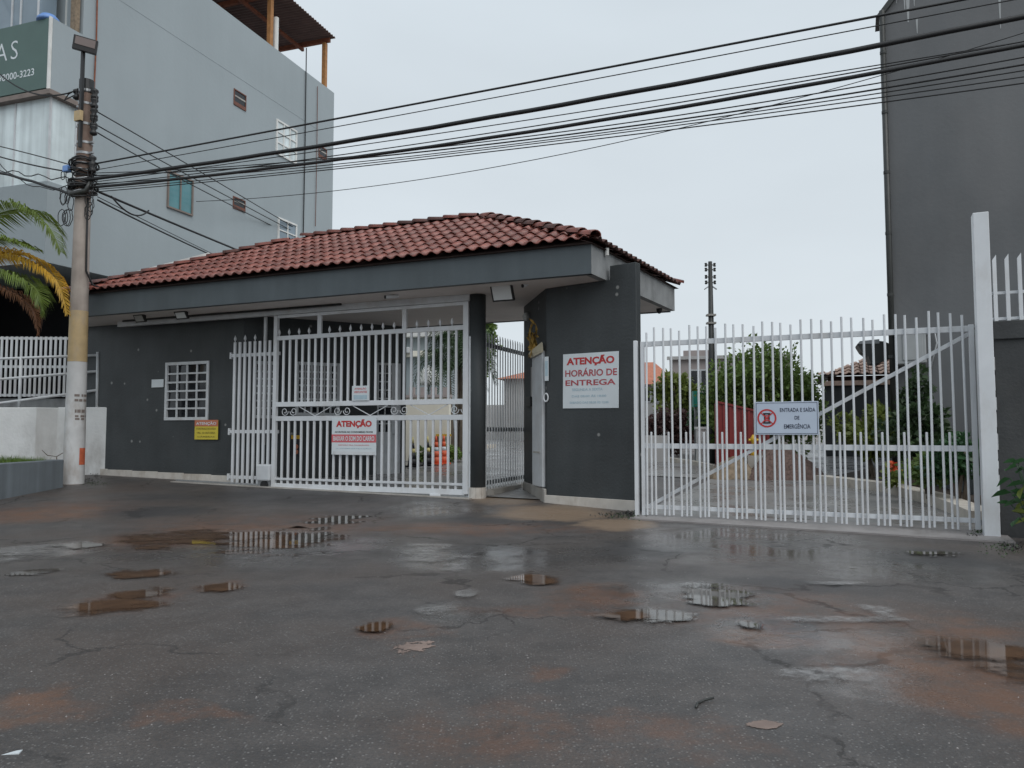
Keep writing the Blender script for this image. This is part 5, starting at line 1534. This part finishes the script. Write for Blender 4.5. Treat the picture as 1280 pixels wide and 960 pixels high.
for (a, c) in ((448.5, 444), (474, 464), (504, 487.5)):
    xa, za = FLW.hit(0, a, .1); xc, zc = FLW.hit(122.5, c, .1); dxx = (zc - za) / (xc - xa)
    b = MB(); b.tube([(xa - 4, .1, za - 4 * dxx), (xc, .1, zc)], .032, 8); part('rail', b, M['white2'], rl, True)
for px, t_ in ((122.5, 440), (26.5, 447)):
    x, z = FLW.hit(px, t_, .1); b = MB(); b.tube([(x + (.03 if px > 100 else 0), .1, zl - .3), (x, .1, z)], .036, 8); part('post', b, M['white2'], rl, True)
q = depth(40, 500, 18.9); FWF = Frame((q.x, q.y, zg(18.9)), 2)
wf2 = thing('porch_fence', 'white flat barred fence before the dark porch behind the railing', 'fence', FWF)
z1_, z0_ = FWF.hit(40, 421)[1], FWF.hit(40, 496)[1]
for z in (z1_ - .04, (z1_ + z0_) / 2, z0_ + .04):
    b = MB(); b.box(-5, 1.3, -.02, .02, z - .03, z + .03); part('rail', b, M['white2'], wf2)
fm2 = shared_bar('bar', .055, z0_, z1_, M['white2'], .02)
for k in range(52):
    x = 1.25 - k * .118; link('bar', fm2, wf2, (x, -.031, 0))
b = MB(); b.box(-5, 1.4, .06, .3, -.3, z0_ - .04); solo('porch_step', b, M['bare'], 'dark stained concrete kerb wall under the flat barred fence', 'wall', FWF)

# planter with lawn
FPt = Frame((-9.05, 15.6, zg(15.6)), 0)
pt_ = thing('planter', 'low blue grey planter wall holding a strip of lawn at the left edge', 'planter', FPt)
b = MB(); b.box(-.16, 0, -7, 0, -.3, .56); b.box(-6, -.16, -.16, 0, -.3, .56); part('wall', b, M['planter'], pt_, bevel=.02)
b = MB(); b.box(-6, -.16, -7, -.16, -.2, .46); part('soil', b, M['soil'], pt_)
rd = random.Random(21); b = MB()
for k in range(9000):
    x = -.2 - 4.5 * rd.random() ** 1.3; y = -.2 - 5 * rd.random(); l = rd.uniform(.08, .2) + .12 * min(1, -x / 2)
    if x < -.2 and rd.random() < .35: y = -.2 - .9 * rd.random()
    d = Vector((rd.uniform(-.45, .45), rd.uniform(-.45, .45), 1)).normalized(); s = Vector((rd.uniform(-1, 1), rd.uniform(-1, 1), 0)).normalized() * .008
    p = Vector((x, y, .45)); b.add([p - s, p + s, p + d * l], [(0, 1, 2)])
struct('lawn', b, M['grass'], FPt, kind='stuff')
# twigs by the wall
tw = thing('bare_twig', 'bare dry twig poking out between planter and limewashed wall', 'branch', Frame(depth(62, 572, 16.6), 0))
b = MB(); b.tube([(.2, 0, -.4), (.15, 0, .02), (-.05, 0, .05), (-.2, .05, .16)], [.014, .012, .01, .006], 5); b.tube([(.15, 0, .02), (.3, .03, .12), (.42, 0, .10)], [.01, .008, .004], 5); part('branch', b, M['bark'], tw, True)
# debris and moss at the pole foot
def litter(name, spots_, n, seed, mt, size=.05, h=.05):
    rd = random.Random(seed); b = MB()
    for k in range(n):
        px, py, hw, hh = rd.choice(spots_); p = ground(px + rd.gauss(0, hw * .5), py + rd.gauss(0, hh * .5)); d = rvec(rd); d.z = abs(d.z) * .6; d.normalize()
        leaf_quad(b, Vector((p.x, p.y, zg(p.y) + rd.uniform(.006, h))), d, rvec(rd), size * rd.uniform(.5, 1.4), size * .3)
    return struct(name, b, mt, kind='stuff')
litter('leaf_litter', [(110, 601, 14, 3), (120, 592, 6, 5), (770, 645, 24, 4), (788, 643, 12, 4), (1265, 685, 16, 6), (1218, 671, 10, 3)], 700, 3, M['hood'], .03, .02)
litter('leaf_litter', [(780, 648, 24, 4), (1250, 690, 30, 8), (1225, 668, 8, 3), (120, 606, 20, 3)], 320, 5, M['leaf_dark'], .03)
# small stones and scraps on the asphalt
rd = random.Random(12); b = MB()
for k in range(240):
    px, py = rd.uniform(0, 1280), 650 + 310 * rd.random() ** 1.5
    p = ground(px, py); s = rd.uniform(.003, .007)
    v = [Vector((rd.uniform(.6, 1) * s * cos(a), rd.uniform(.6, 1) * s * sin(a), 0)) + Vector((p.x, p.y, .0)) for a in (0, 1.3, 2.5, 3.8, 5.1)]
    n = len(b.v); b.v += [tuple(q) for q in v] + [(p.x + rd.uniform(-.3, .3) * s, p.y, s * rd.uniform(.5, .9))]
    for i in range(5): b.f.append((n + i, n + (i + 1) % 5, n + 5)); b.mi.append(0)
struct('pebbles', b, M['sill'], kind='stuff')
p = ground(880, 882); b = MB(); b.tube([(-.05, -.05, .01), (-.03, 0, .012), (.01, .04, .012), (.06, .05, .02)], .006, 5); solo('twig', b, M['hood'], 'short curved black twig lying on the asphalt', 'twig', Frame(p, 0), smooth=True)
p = ground(10, 946); b = MB(); b.hexa([(-.04, -.02, .004), (.05, -.01, .004), (.04, .03, .004), (-.03, .02, .004), (-.04, -.02, .012), (.05, -.01, .02), (.04, .03, .016), (-.03, .02, .01)]); solo('paper_scrap', b, M['sign_white'], 'white paper scrap on the asphalt in the lower left corner', 'litter', Frame(p, 0))

# leafy plant by the right wall
rd = random.Random(31)
q = depth(1289, 640, 8.9); FV = Frame((q.x + .05, q.y + .1, 0), 0)
pv_ = thing('leafy_plant', 'broad leaved green plant against the charcoal wall at the right edge', 'plant', FV)
for k in range(40):
    a = rd.uniform(pi * .75, pi * 1.9); rr_ = rd.uniform(.08, .34); z = rd.uniform(.25, 1.0); tip = Vector((cos(a) * rr_, sin(a) * rr_ * .5 - .12, z))
    b = MB(); b.tube([(.02, 0, .05), (tip.x * .4, tip.y * .4, z * .7), tuple(tip)], .006, 5); st = part('stem', b, M['leaf_gloss'], pv_, True)
    d = Vector((cos(a), sin(a) * .6 - .2, rd.uniform(-.7, .3))).normalized(); s = d.cross(Vector((rd.uniform(-.4, .4), .6, .8))).normalized(); l = rd.uniform(.15, .26); w_ = l * rd.uniform(.2, .32)
    up = s.cross(d) * .03
    b = MB(); b.v = [tuple(tip), tuple(tip + d * l * .3 + s * w_ + up), tuple(tip + d * l * .65 + s * w_ * .8 + up), tuple(tip + d * l), tuple(tip + d * l * .65 - s * w_ * .8 + up), tuple(tip + d * l * .3 - s * w_ + up), tuple(tip + d * l * .4), tuple(tip + d * l * .7)]
    b.f = [(0, 1, 6), (1, 2, 7, 6), (2, 3, 7), (3, 4, 7), (4, 5, 6, 7), (5, 0, 6)]; b.mi = [0] * 6
    part('leaf', b, M['leaf_lime' if rd.random() < .2 else 'leaf_gloss'], pv_)
b = MB(); b.box(-.05, 3, -.5, .12, -.2, .12); solo('bed_kerb', b, M['bare'], 'pale concrete edge of the plant bed under the broad leaved plant', 'kerb', Frame((q.x + .08, q.y + .02, 0), ang))

# street palm, its crown reaching in from the left
q = depth(-62, 560, 14.6)
FPa = Frame((q.x, q.y, zg(14.6) + .4), 0)
pa = thing('street_palm', 'palm at the left edge with green, yellow and brown arching fronds', 'palm', FPa)
def fp(*pts): return [tuple(FPa.i @ depth(px, py, Y)) for px, py, Y in pts]
hb_ = FPa.i @ depth(-62, 345, 14.6)
b = MB(); b.tube([(0, 0, -.2), (.02, 0, hb_.z * .5), tuple(hb_)], [.16, .12, .10], 12); part('trunk', b, M['bark'], pa, True)
rd = random.Random(17)
for (pts, L, mt, dr, n) in (
    (((-62, 345, 14.6), (-30, 285, 14.5), (22, 262, 14.3), (58, 280, 14.2), (76, 315, 14.2)), .62, 'frond', .45, 110),
    (((-62, 340, 14.6), (-40, 305, 14.3), (5, 300, 14.0), (45, 312, 13.9)), .5, 'frond', .35, 80),
    (((-62, 345, 14.6), (-20, 322, 14.4), (35, 328, 14.3), (70, 350, 14.2), (84, 392, 14.2)), .46, 'frond_yellow', .7, 110),
    (((-62, 350, 14.6), (-25, 318, 14.5), (25, 318, 14.6), (62, 332, 14.7)), .45, 'frond_yellow', .3, 80),
    (((-62, 352, 14.6), (-20, 340, 14.0), (25, 348, 13.8), (48, 366, 13.7), (52, 392, 13.7)), .5, 'frond', .65, 100),
    (((-62, 356, 14.6), (-20, 355, 14.4), (20, 368, 14.2), (42, 388, 14.1), (47, 418, 14.1)), .34, 'frond_brown', .9, 70),
    (((-62, 345, 14.6), (-90, 290, 14.5), (-140, 280, 14.5), (-180, 320, 14.4)), .5, 'frond', .5, 44),
    (((-62, 345, 14.6), (-75, 300, 15.2), (-80, 290, 16.0), (-90, 330, 16.6)), .5, 'frond', .5, 44),
    (((-62, 345, 14.6), (-85, 330, 13.9), (-110, 340, 13.3), (-130, 380, 13.0)), .5, 'frond', .5, 44)):
    b = MB(); frond(b, fp(*pts), L, rd, .026, dr, int(n * 1.25)); part('frond', b, M[mt], pa, label={'frond_yellow': 'yellowed frond', 'frond_brown': 'dry brown frond'}.get(mt))

# ------------------------------------------------------------------ utility pole with cables
q = depth(92, 590, 16.2)
FU_ = Frame((q.x, q.y, zg(16.2)), -23)
up_ = thing('utility_pole', 'stout concrete utility pole with white and ochre painted foot and tangled cables', 'utility pole', FU_)
zq = lambda py: FU_.hit(100, py)[1]
ztp_ = zq(106); RB, RT = .205, .135
rad = lambda z: lerp(RB, RT, max(0, z) / ztp_)
b = MB(); b.tube([(0, 0, -.3), (0, 0, 0), (0, 0, ztp_ * .5), (0, 0, ztp_)], [RB, RB, rad(ztp_ * .5), RT], 24); part('shaft', b, M['pole'], up_, True)
for nm, a, c, mt in (('paint_band', 452.5, 640, 'polewhite'), ('stained_top', 108, 246, 'pole_top'), ('paint_band', 389, 452.2, 'ochre')):
    z0, z1 = zq(c), zq(a); b = MB(); b.tube([(0, 0, max(z0, .004)), (0, 0, z1)], [rad(max(z0, 0)) + .004, rad(z1) + .004], 24, cap=False); part(nm, b, M[mt], up_, True)
def on_pole(px0, py0, px1, py1, mt, nm, lift=.008, n=6):
    """a thin patch wrapped on the shaft"""
    x0 = FU_.hit(px0, py0, -.2)[0]; x1 = FU_.hit(px1, py1, -.2)[0]; z1, z0 = zq(py0), zq(py1); b = MB()
    toc = FU_.i @ CO; base = atan2(toc.y, toc.x)
    for i in range(n + 1):
        xx = lerp(x0, x1, i / n); r = rad((z0 + z1) / 2) + lift; s = max(-.95, min(.95, (xx - (x0 + x1) / 2 + ((x0 + x1) / 2)) / r)); a = base + math.asin(s)
        for z in (z0, z1): b.v.append((r * cos(a), r * sin(a), z))
    for i in range(n): b.f.append((2 * i, 2 * i + 2, 2 * i + 3, 2 * i + 1)); b.mi.append(0)
    return part(nm, b, M[mt], up_)
on_pole(86, 560, 93.5, 581, 'orange', 'paint_mark')
rd = random.Random(2)
for (y0, y1) in ((493, 496), (499, 502), (512, 516), (519, 521.5), (522.5, 525)):
    x = 83
    while x < 100:
        w_ = rd.uniform(1.2, 4); on_pole(x, y0, min(101, x + w_), y1, 'brownframe', 'stencil_mark', n=2); x += w_ + rd.uniform(.5, 1.6)
b = MB(); b.tube([(0, 0, ztp_ - .25), (0, 0, ztp_ + .05)], RT + .015, 16); part('cap', b, M['black'], up_)
for py in (117, 133, 158, 181, 194, 207):
    z = zq(py); b = MB(); b.tube([(0, 0, z - .025), (0, 0, z + .025)], rad(z) + .014, 20); b.box(-.26, .26, -.03, .03, z - .02, z + .02); part('clamp', b, M['galv'], up_)
for py in (123, 134, 146.5, 157, 167, 205, 213):
    z = zq(py); b = MB(); b.lathe([(.03, -.12), (.075, -.09), (.08, -.05), (.04, 0), (.08, .05), (.075, .09), (.03, .12)], (.28, -.02, z), 10); part('insulator', b, M['black'], up_, True)
for py in (118, 206):
    z = zq(py); b = MB(); b.lathe([(.03, -.12), (.075, -.09), (.08, -.05), (.04, 0), (.08, .05), (.075, .09), (.03, .12)], (-.28, -.02, z), 10); part('insulator', b, M['black'], up_, True)
z = zq(150); b = MB(); b.box(-.02, .17, -.26, -.19, zq(158), zq(146)); part('tag_plate', b, M['ochre'], up_)
b = MB(); b.box(.085, .145, -.23, -.17, zq(190), zq(74)); part('lamp_arm', b, M['black'], up_)
m_ = Matrix.Translation((.20, -.22, zq(67))) @ Matrix.Rotation(R(47), 4, 'Z') @ Matrix.Rotation(R(7), 4, 'Y') @ Matrix.Rotation(R(8), 4, 'X')
b = MB(); b.box(-.23, .23, -.05, .05, -.15, .15); b.xf(m_); lh = part('lamp_head', b, M['black'], up_, bevel=.012)
b = MB(); b.box(-.19, .19, -.062, -.051, -.04, .12); b.xf(m_); part('lamp_glass', b, M['lampglass2'], lh)
rd = random.Random(44)
zc0, zc1 = zq(246), zq(205)
for k in range(26):
    z = rd.uniform(zc0, zc1); r = rad(z) + rd.uniform(.02, .15); tl = rd.uniform(-.1, .1); pts = []
    for i in range(21):
        a = 2 * pi * i / 20; pts.append((r * cos(a), r * sin(a), z + tl * cos(a + k) + rd.uniform(-.012, .012)))
    b = MB(); b.tube(pts, rd.uniform(.010, .02), 6); part('cable_wrap', b, M['galv' if k % 9 == 0 else 'cable'], up_, True)
for k in range(20):
    z = zq(rd.uniform(205, 265)); x = rd.uniform(.18, .55) * (1 if k % 2 else -1); r = rd.uniform(.06, .2); pts = []
    for i in range(19):
        a = 2 * pi * i / 18; pts.append((x + r * .6 * cos(a), -.1 + rd.uniform(-.01, .01), z - r + r * sin(a)))
    b = MB(); b.tube(pts, .009, 5); part('cable_loop', b, M['cable'], up_, True)
b = MB(); b.tube([(-.3, -.1, zq(226)), (-.24, -.12, zq(240)), (.0, -.24, zq(247)), (.25, -.12, zq(243)), (.34, -.1, zq(232))], [.04, .06, .075, .06, .04], 8); part('splice_sleeve', b, M['hood'], up_, True)
b = MB(); b.tube([(.19, -.03, zq(250)), (.195, -.03, zq(300)), (.20, -.02, zq(340)), (.25, .1, zq(356)), (.36, .4, zq(361))], .022, 6); part('down_cable', b, M['cable'], up_, True)
b = MB(); b.tube([(.2, -.05, zq(115)), (.45, -.1, zq(125)), (.42, -.1, zq(150)), (.27, -.05, zq(166))], .012, 5); part('cable_loop', b, M['cable'], up_, True)
b = MB(); b.tube([(-.2, -.05, zq(112)), (-.45, -.08, zq(117)), (-.55, -.1, zq(124)), (-.3, -.05, zq(119))], .014, 5); part('cable_loop', b, M['cable'], up_, True)
b = MB(); b.box(-.47, -.30, -.16, -.04, zq(215), zq(207)); part('splice_box', b, M['blue_tarp'], up_, bevel=.02)

def fit(p0, p1, p2):
    (x0, z0), (x1, z1), (x2, z2) = p0, p1, p2
    A = ((z2 - z0) / (x2 - x0) - (z1 - z0) / (x1 - x0)) / (x2 - x1); B = (z1 - z0) / (x1 - x0) - A * (x1 + x0)
    return lambda x: A * x * x + B * x + (z0 - A * x0 * x0 - B * x0)
def wire(label, px3, r, xa, xb, y=0.0, nm='overhead_cable', group='overhead cables across the street', wob=0.0):
    f = fit(*[FU_.hit(a, c, y) for a, c in px3]); pts = []
    for i in range(41):
        x = lerp(xa, xb, i / 40); pts.append((x, y, f(x) + (sin(i * 1.7) * wob)))
    b = MB(); b.tube(pts, r, 6); return solo(nm, b, M['cable'], label, 'cable', FU_, group, smooth=True)
XE = 24
wire('topmost overhead cable, running from the pole up to the top right corner', ((128, 203), (640, 107), (1050, 29)), .017, .2, XE)
wire('thin wire just under the topmost overhead cable', ((128, 211), (640, 118), (1050, 41)), .008, .2, XE)
wire('thickest black cable bundle, second heavy line from the top', ((130, 222), (640, 142), (1050, 66)), .036, .15, XE, -.12, wob=.004)
wire('fine wire between the two thick black cable bundles', ((130, 226), (640, 153), (1050, 89)), .008, .2, XE, .05)
wire('lower thick black cable bundle under the thickest one', ((130, 233), (640, 168), (1050, 99)), .028, .15, XE, -.08, wob=.003)
wire('fine wire hugging the top of the lower thick bundle', ((130, 230), (640, 162), (1050, 93.5)), .009, .2, XE, .04)
for lab, a, m__, c, r in (('first thin wire below the lower thick bundle', 216, 173, 112, .009), ('second thin wire below the lower thick bundle', 219, 177, 119, .012), ('third thin wire below the lower thick bundle', 229, 180.5, 124, .008), ('fourth thin wire below the lower thick bundle', 236, 183, 129, .008), ('lowest of the fine wires below the thick bundle', 239, 186.5, 135, .009)):
    wire(lab, ((130, a), (640, m__), (1050, c)), r, .2, XE, .1)
wire('faint wire dipping low over the roof and rising to the right', ((330, 247), (640, 205), (830, 165)), .006, 3.0, XE, .2)
LG_ = 'cables running left from the pole'
wire('thin cable leaving the pole to the left, highest of the left lines', ((88, 206), (44, 194), (0, 183)), .013, -9, -.2, 0, group=LG_)
wire('second cable to the left of the pole, with a small kink', ((88, 215), (44, 207), (0, 196)), .017, -9, -.2, -.05, group=LG_)
wire('slack messy cable to the left of the pole', ((88, 224), (40, 219), (0, 212)), .012, -9, -.2, .05, group=LG_, wob=.05)
wire('heavy black bundle leaving the pole to the left, lowest of the left lines', ((86, 242), (44, 228), (0, 216)), .032, -9, -.15, -.1, group=LG_, wob=.008)
wire('thin sagging wire between the left cable bundles', ((88, 232), (40, 232), (0, 205)), .010, -9, -.2, .1, group=LG_, wob=.03)
wire('cable from the pole head to the green signboard', ((90, 115), (72, 119), (0, 93)), .016, -9, -.25, -.1, group=LG_)
def drop(label, p0, pm, p1, r, sag=.15, n=20, group='service drops from the pole to the back'):
    a, m2, c = FU_.l(depth(*p0)), FU_.l(depth(*pm)), FU_.l(depth(*p1)); pts = []
    for i in range(n + 1):
        t_ = i / n; pts.append(a * (1 - t_) ** 2 + m2 * 2 * t_ * (1 - t_) + c * t_ ** 2)
    b = MB(); b.tube(pts, r, 6); solo('service_cable', b, M['cable'], label, 'cable', FU_, group, smooth=True)
drop('highest service cable dropping past the building vents', (122, 140, 16.2), (215, 193, 20.5), (392, 299, 29), .014)
drop('middle service cable dropping past the building vents', (122, 157, 16.2), (205, 204, 20.5), (385, 299, 28.5), .014)
drop('lowest of the three service cables by the teal window', (122, 166, 16.2), (205, 216, 20.5), (370, 297, 28), .014)
drop('thick service cable running down to the white roof flashing', (124, 240, 16.2), (215, 279, 18.5), (310, 318, 22), .026)
drop('lower service cable running down behind the left roof hip', (122, 250, 16.2), (200, 290, 18.5), (280, 326, 22), .019)
drop('thin service wire just above the lower service cable', (122, 246, 16.2), (190, 280, 18.5), (275, 322, 22), .009)
drop('slack loop of cable under the thick service cable', (139, 245, 16.4), (168, 282, 16.9), (186, 263, 17.3), .018)

# ------------------------------------------------------------------ blue grey building on the left
ax_ = atan2(.945, .326)
FBd = Frame((-11.1, 18.05, 0), math.degrees(ax_))
bl = thing('apartment_building', 'tall blue grey building with glazed corner balconies and roof terrace on the left', 'building', FBd)
xf_ = FBd.hit(416.5, 200)[0]; zT = FBd.hit(412, 112)[1]; xm_ = FBd.hit(103, 60)[0]
zP1 = FBd.hitx(40, 29)[1]; zP0 = FBd.hit(50, 107)[1]; zG0 = FBd.hit(60, 226)[1]; zS0 = 5.3
b = MB(); b.box(xm_, xf_, 0, 9, zS0, zT); b.box(xm_ + 1.6, xf_, 0, 9, -.2, zS0 - .002); part('wall', b, M['bld_left'], bl)
b = MB(); b.box(0, xm_ - .002, 0, 6, zP0, zP1); part('parapet', b, M['bld_left'], bl)
b = MB(); b.box(0.0, xm_ - .002, 0.0, 6, zS0, zG0); part('floor_band', b, M['bld_left'], bl)
b = MB(); b.box(xm_ + 1.5, xm_ + 1.597, .0, 8, .2, zS0 - .02); part('porch_shade_panel', b, M['deep_shade'], bl)  # black panel, the porch's deep shade put into its colour
b = MB(); b.box(.0, xm_ + 1.4, 5.0, 9, 0, zS0 - .01); part('porch_wall', b, M['deep_shade'], bl)  # same painted shade on the side of the porch
# lower glazing with curtains
gl = part('balcony_glazing', MB().box(.06, .10, .06, 6, zG0 + .002, zP0 - .12).box(.10, xm_ - .05, .06, .10, zG0 + .002, zP0 - .12), M['glass_pale'], bl)
for y in (.06, 1.2, 2.4, 3.6): b = MB(); b.box(.035, .059, y - .02, y + .02, zG0, zP0 - .1); part('mullion', b, M['white2'], gl)
for x in (.0, (xm_) * .9): b = MB(); b.box(max(.04, x), max(.04, x) + .035, .03, .058, zG0, zP0 - .1); part('mullion', b, M['white2'], gl)
b = MB(); b.box(-.12, xm_, -.1, .06, zP0 - .12, zP0 - .003); b.box(-.12, .06, .06, 6, zP0 - .12, zP0 - .003); part('canopy_edge', b, M['brownframe'], bl)
# upper glazing, set back
gu = part('terrace_glazing', MB().box(.1, .14, .62, 6, zP1 + .002, zP1 + 2.8).box(.14, xm_ - .25, .62, .66, zP1 + .002, zP1 + 2.8), M['glass_blue'], bl)
for y in (.62, 1.2, 1.5, 2.5): b = MB(); b.box(.07, .098, y - .02, y + .02, zP1, zP1 + 2.8); part('mullion', b, M['white2'], gu)
cx0_, cx1_ = FBd.hit(82, 20, .58)[0], FBd.hit(93, 20, .58)[0]
b = MB(); b.box(cx0_, cx1_, .56, .60, zP1 + .003, zP1 + 2.8); part('curtain', b, M['curtain'], gu)
b = MB(); b.box(xm_ - .2, xm_ - .06, .05, .2, zP1 + .003, zP1 + 2.8); part('corner_post', b, M['sandheap'], bl)
x0, z0 = FBd.hit(60, 34, .12); b = MB(); b.lathe([(.26, 0), (.25, .07), (.17, .16), (.08, .2), (.01, .21)], (x0 + .15, .3, zP1 + .004), 14); solo('blue_basin', b, M['blue_tarp'], 'upturned blue plastic basin on the terrace parapet above the signboard', 'basin', FBd, smooth=True)
# signboard on the front
sbx = thing('signboard', 'dark green signboard with white letters on the front of the blue grey building', 'sign', FBd)
b = MB(); b.box(-.07, -.003, .06, 6, zP0 + .06, zP1 - .01); part('board', b, M['board_green'], sbx)
b = MB(); b.box(-.075, -.003, .015, .058, zP0 + .03, zP1 + .02); part('trim', b, M['flash'], sbx)
TF = Matrix(((0, 0, -1), (-1, 0, 0), (0, 1, 0))).to_4x4()
def board_text(body, px0, py0, px1, py1, bold=0.0, sp=1.0):
    y0, z0 = FBd.hitx(px0, py0, -.07); y1, z1 = FBd.hitx(px1, py1, -.07)
    o = link('lettering', text_mesh(body, abs(y1 - y0), abs(z1 - z0), M['sign_white'], bold, sp), sbx); o.matrix_basis = Matrix.Translation((-.074, (y0 + y1) / 2, (z0 + z1) / 2)) @ TF
board_text('AS', -6, 79, 23, 50, -.01, 1.25)
board_text('98000-3223', -2, 103, 43, 85, .012)
# windows and vents of the side wall
def side_window(px0, py0, px1, py1, cols, rows, glass, mt='flash', label=None, fw=.06):
    x0, z1 = FBd.hit(px0, py0); x1 = FBd.hit(px1, py1)[0]; z0 = FBd.hit(px0, py1 - 4)[1] if False else None
    zt_ = FBd.hit((px0 + px1) / 2, py0)[1]; zb_ = FBd.hit((px0 + px1) / 2, py1)[1]
    b = MB(); b.box(x0, x1, -.05, .0, zt_ - fw, zt_); b.box(x0, x1, -.05, .0, zb_, zb_ + fw); b.box(x0, x0 + fw, -.048, 0, zb_ + fw, zt_ - fw); b.box(x1 - fw, x1, -.048, 0, zb_ + fw, zt_ - fw)
    for i in range(1, cols): x = lerp(x0 + fw, x1 - fw, i / cols); b.box(x - .02, x + .02, -.044, -.012, zb_ + fw, zt_ - fw)
    for j in range(1, rows): z = lerp(zb_ + fw, zt_ - fw, j / rows); b.box(x0 + fw, x1 - fw, -.04, -.01, z - .02, z + .02)
    o = part('window', b, M[mt], bl, label=label)
    for i in range(cols):
        xa, xc = lerp(x0 + fw, x1 - fw, i / cols), lerp(x0 + fw, x1 - fw, (i + 1) / cols)
        p_ = MB(); p_.box(xa + .003, xc - .003, -.009, -.002, zb_ + fw, zt_ - fw); part('pane', p_, M[glass], o)
    return o
side_window(345, 156, 370, 199, 3, 3, 'glass_pale'); side_window(347, 276, 370, 306, 2, 2, 'glass_blue'); side_window(209, 219, 240, 265, 2, 1, 'glass_teal', 'brownframe', 'teal glazed window', .05)
for (a, c, d_, e_) in ((292, 115, 307, 135), (398, 184, 408, 199), (291, 248, 306, 263)):
    x0 = FBd.hit(a, c)[0]; x1 = FBd.hit(d_, e_)[0]; zt_ = FBd.hit((a + d_) / 2, c)[1]; zb_ = FBd.hit((a + d_) / 2, e_)[1]; fw = .035
    b = MB(); b.box(x0, x1, -.03, 0, zt_ - fw, zt_); b.box(x0, x1, -.03, 0, zb_, zb_ + .12); b.box(x0, x0 + fw, -.028, 0, zb_ + .12, zt_ - fw); b.box(x1 - fw, x1, -.028, 0, zb_ + .12, zt_ - fw)
    v = part('vent', b, M['terracotta'], bl); b = MB(); b.box(x0 + fw, x1 - fw, -.008, -.002, zb_ + .12, zt_ - fw); part('opening', b, M['glass_dark'], v)
    b = MB(); zz = lerp(zb_ + .12, zt_ - fw, .45); b.box(x0 + fw, x1 - fw, -.02, -.009, zz, zz + .05); part('louvre', b, M['concrete'], v)
# roof terrace shelter
zsh = FBd.hit(414, 47, -.28)[1] + .15
yy = [(-.55 + i * .05) for i in range(int(8 / .05))]
b = MB(); n = 260; xs0 = -2.0
for i in range(n + 1):
    x = lerp(xs0, xf_ - .4, i / n); dzz = .03 * sin(i * pi / 1.5)
    b.v += [(x, -.28, zsh + dzz), (x, 7.5, zsh + .25 + dzz)]
for i in range(n): b.f.append((2 * i, 2 * i + 2, 2 * i + 3, 2 * i + 1)); b.mi.append(0)
sh = thing('terrace_shelter', 'rusty brown corrugated shelter on timber posts over the roof terrace', 'shelter', FBd)
o = part('roof_sheet', b, M['roofmetal'], sh); md = o.modifiers.new('solid', 'SOLIDIFY'); md.thickness = .02
for x in (FBd.hit(337, 30, .15)[0], FBd.hit(405, 80, .15)[0], FBd.hit(240, -60, .15)[0]):
    b = MB(); b.box(x - .08, x + .08, .05, .2, zT + .003, zsh - .22); part('post', b, M['rustwood'], sh)
    b = MB(); b.box(x - .06, x + .06, -.1, 7.2, zsh - .2, zsh - .04); part('rafter', b, M['rust'], sh)
for y in (1.2, 3.2, 5.4): b = MB(); b.box(xs0, xf_ - .4, y - .05, y + .05, zsh - .34 + .05 * y / 2.4, zsh - .22 + .05 * y / 2.4); part('beam', b, M['rust'], sh)
x = FBd.hit(345, 40, .15)[0]; b = MB(); b.tube([(x, .15, zT + .003), (x, .15, FBd.hit(345, 22, .15)[1])], .09, 10); solo('vent_pipe', b, M['flash'], 'white vent pipe beside the middle timber post of the roof shelter', 'pipe', FBd)
# ledge moulding and hanging lines
zl0 = FBd.hit(330, 90)[1]
b = MB(); b.hexa([(xm_ + .5, -.006, zT - 1.9), (xf_ - 1.2, -.006, zT - 1.9), (xf_ - 1.2, .01, zT - 1.9), (xm_ + .5, .01, zT - 1.9), (xm_ + .5, -.004, zT - 1.65), (xf_ - 1.2, -.004, zT - 1.65), (xf_ - 1.2, .01, zT - 1.65), (xm_ + .5, .01, zT - 1.65)]); part('plaster_ridge', b, M['bld_left'], bl)
for (px, a, c, mt, r, lab) in ((383, 60, 296, 'cable', .022, 'black line hanging down the far end of the blue grey building'), (397, 108, 284, 'terracotta', .014, 'thin reddish line hanging near the far edge of the blue grey building'), (122, -20, 120, 'rust', .02, 'thin dark line hanging behind the head of the stout pole')):
    x, z1 = FBd.hit(px, a, -.05); z0 = FBd.hit(px, c, -.05)[1]
    b = MB(); b.tube([(x, -.05, z0), (x + .02, -.05, (z0 + z1) / 2), (x, -.05, z1)], r, 6); solo('hanging_line', b, M[mt], lab, 'cable', FBd)
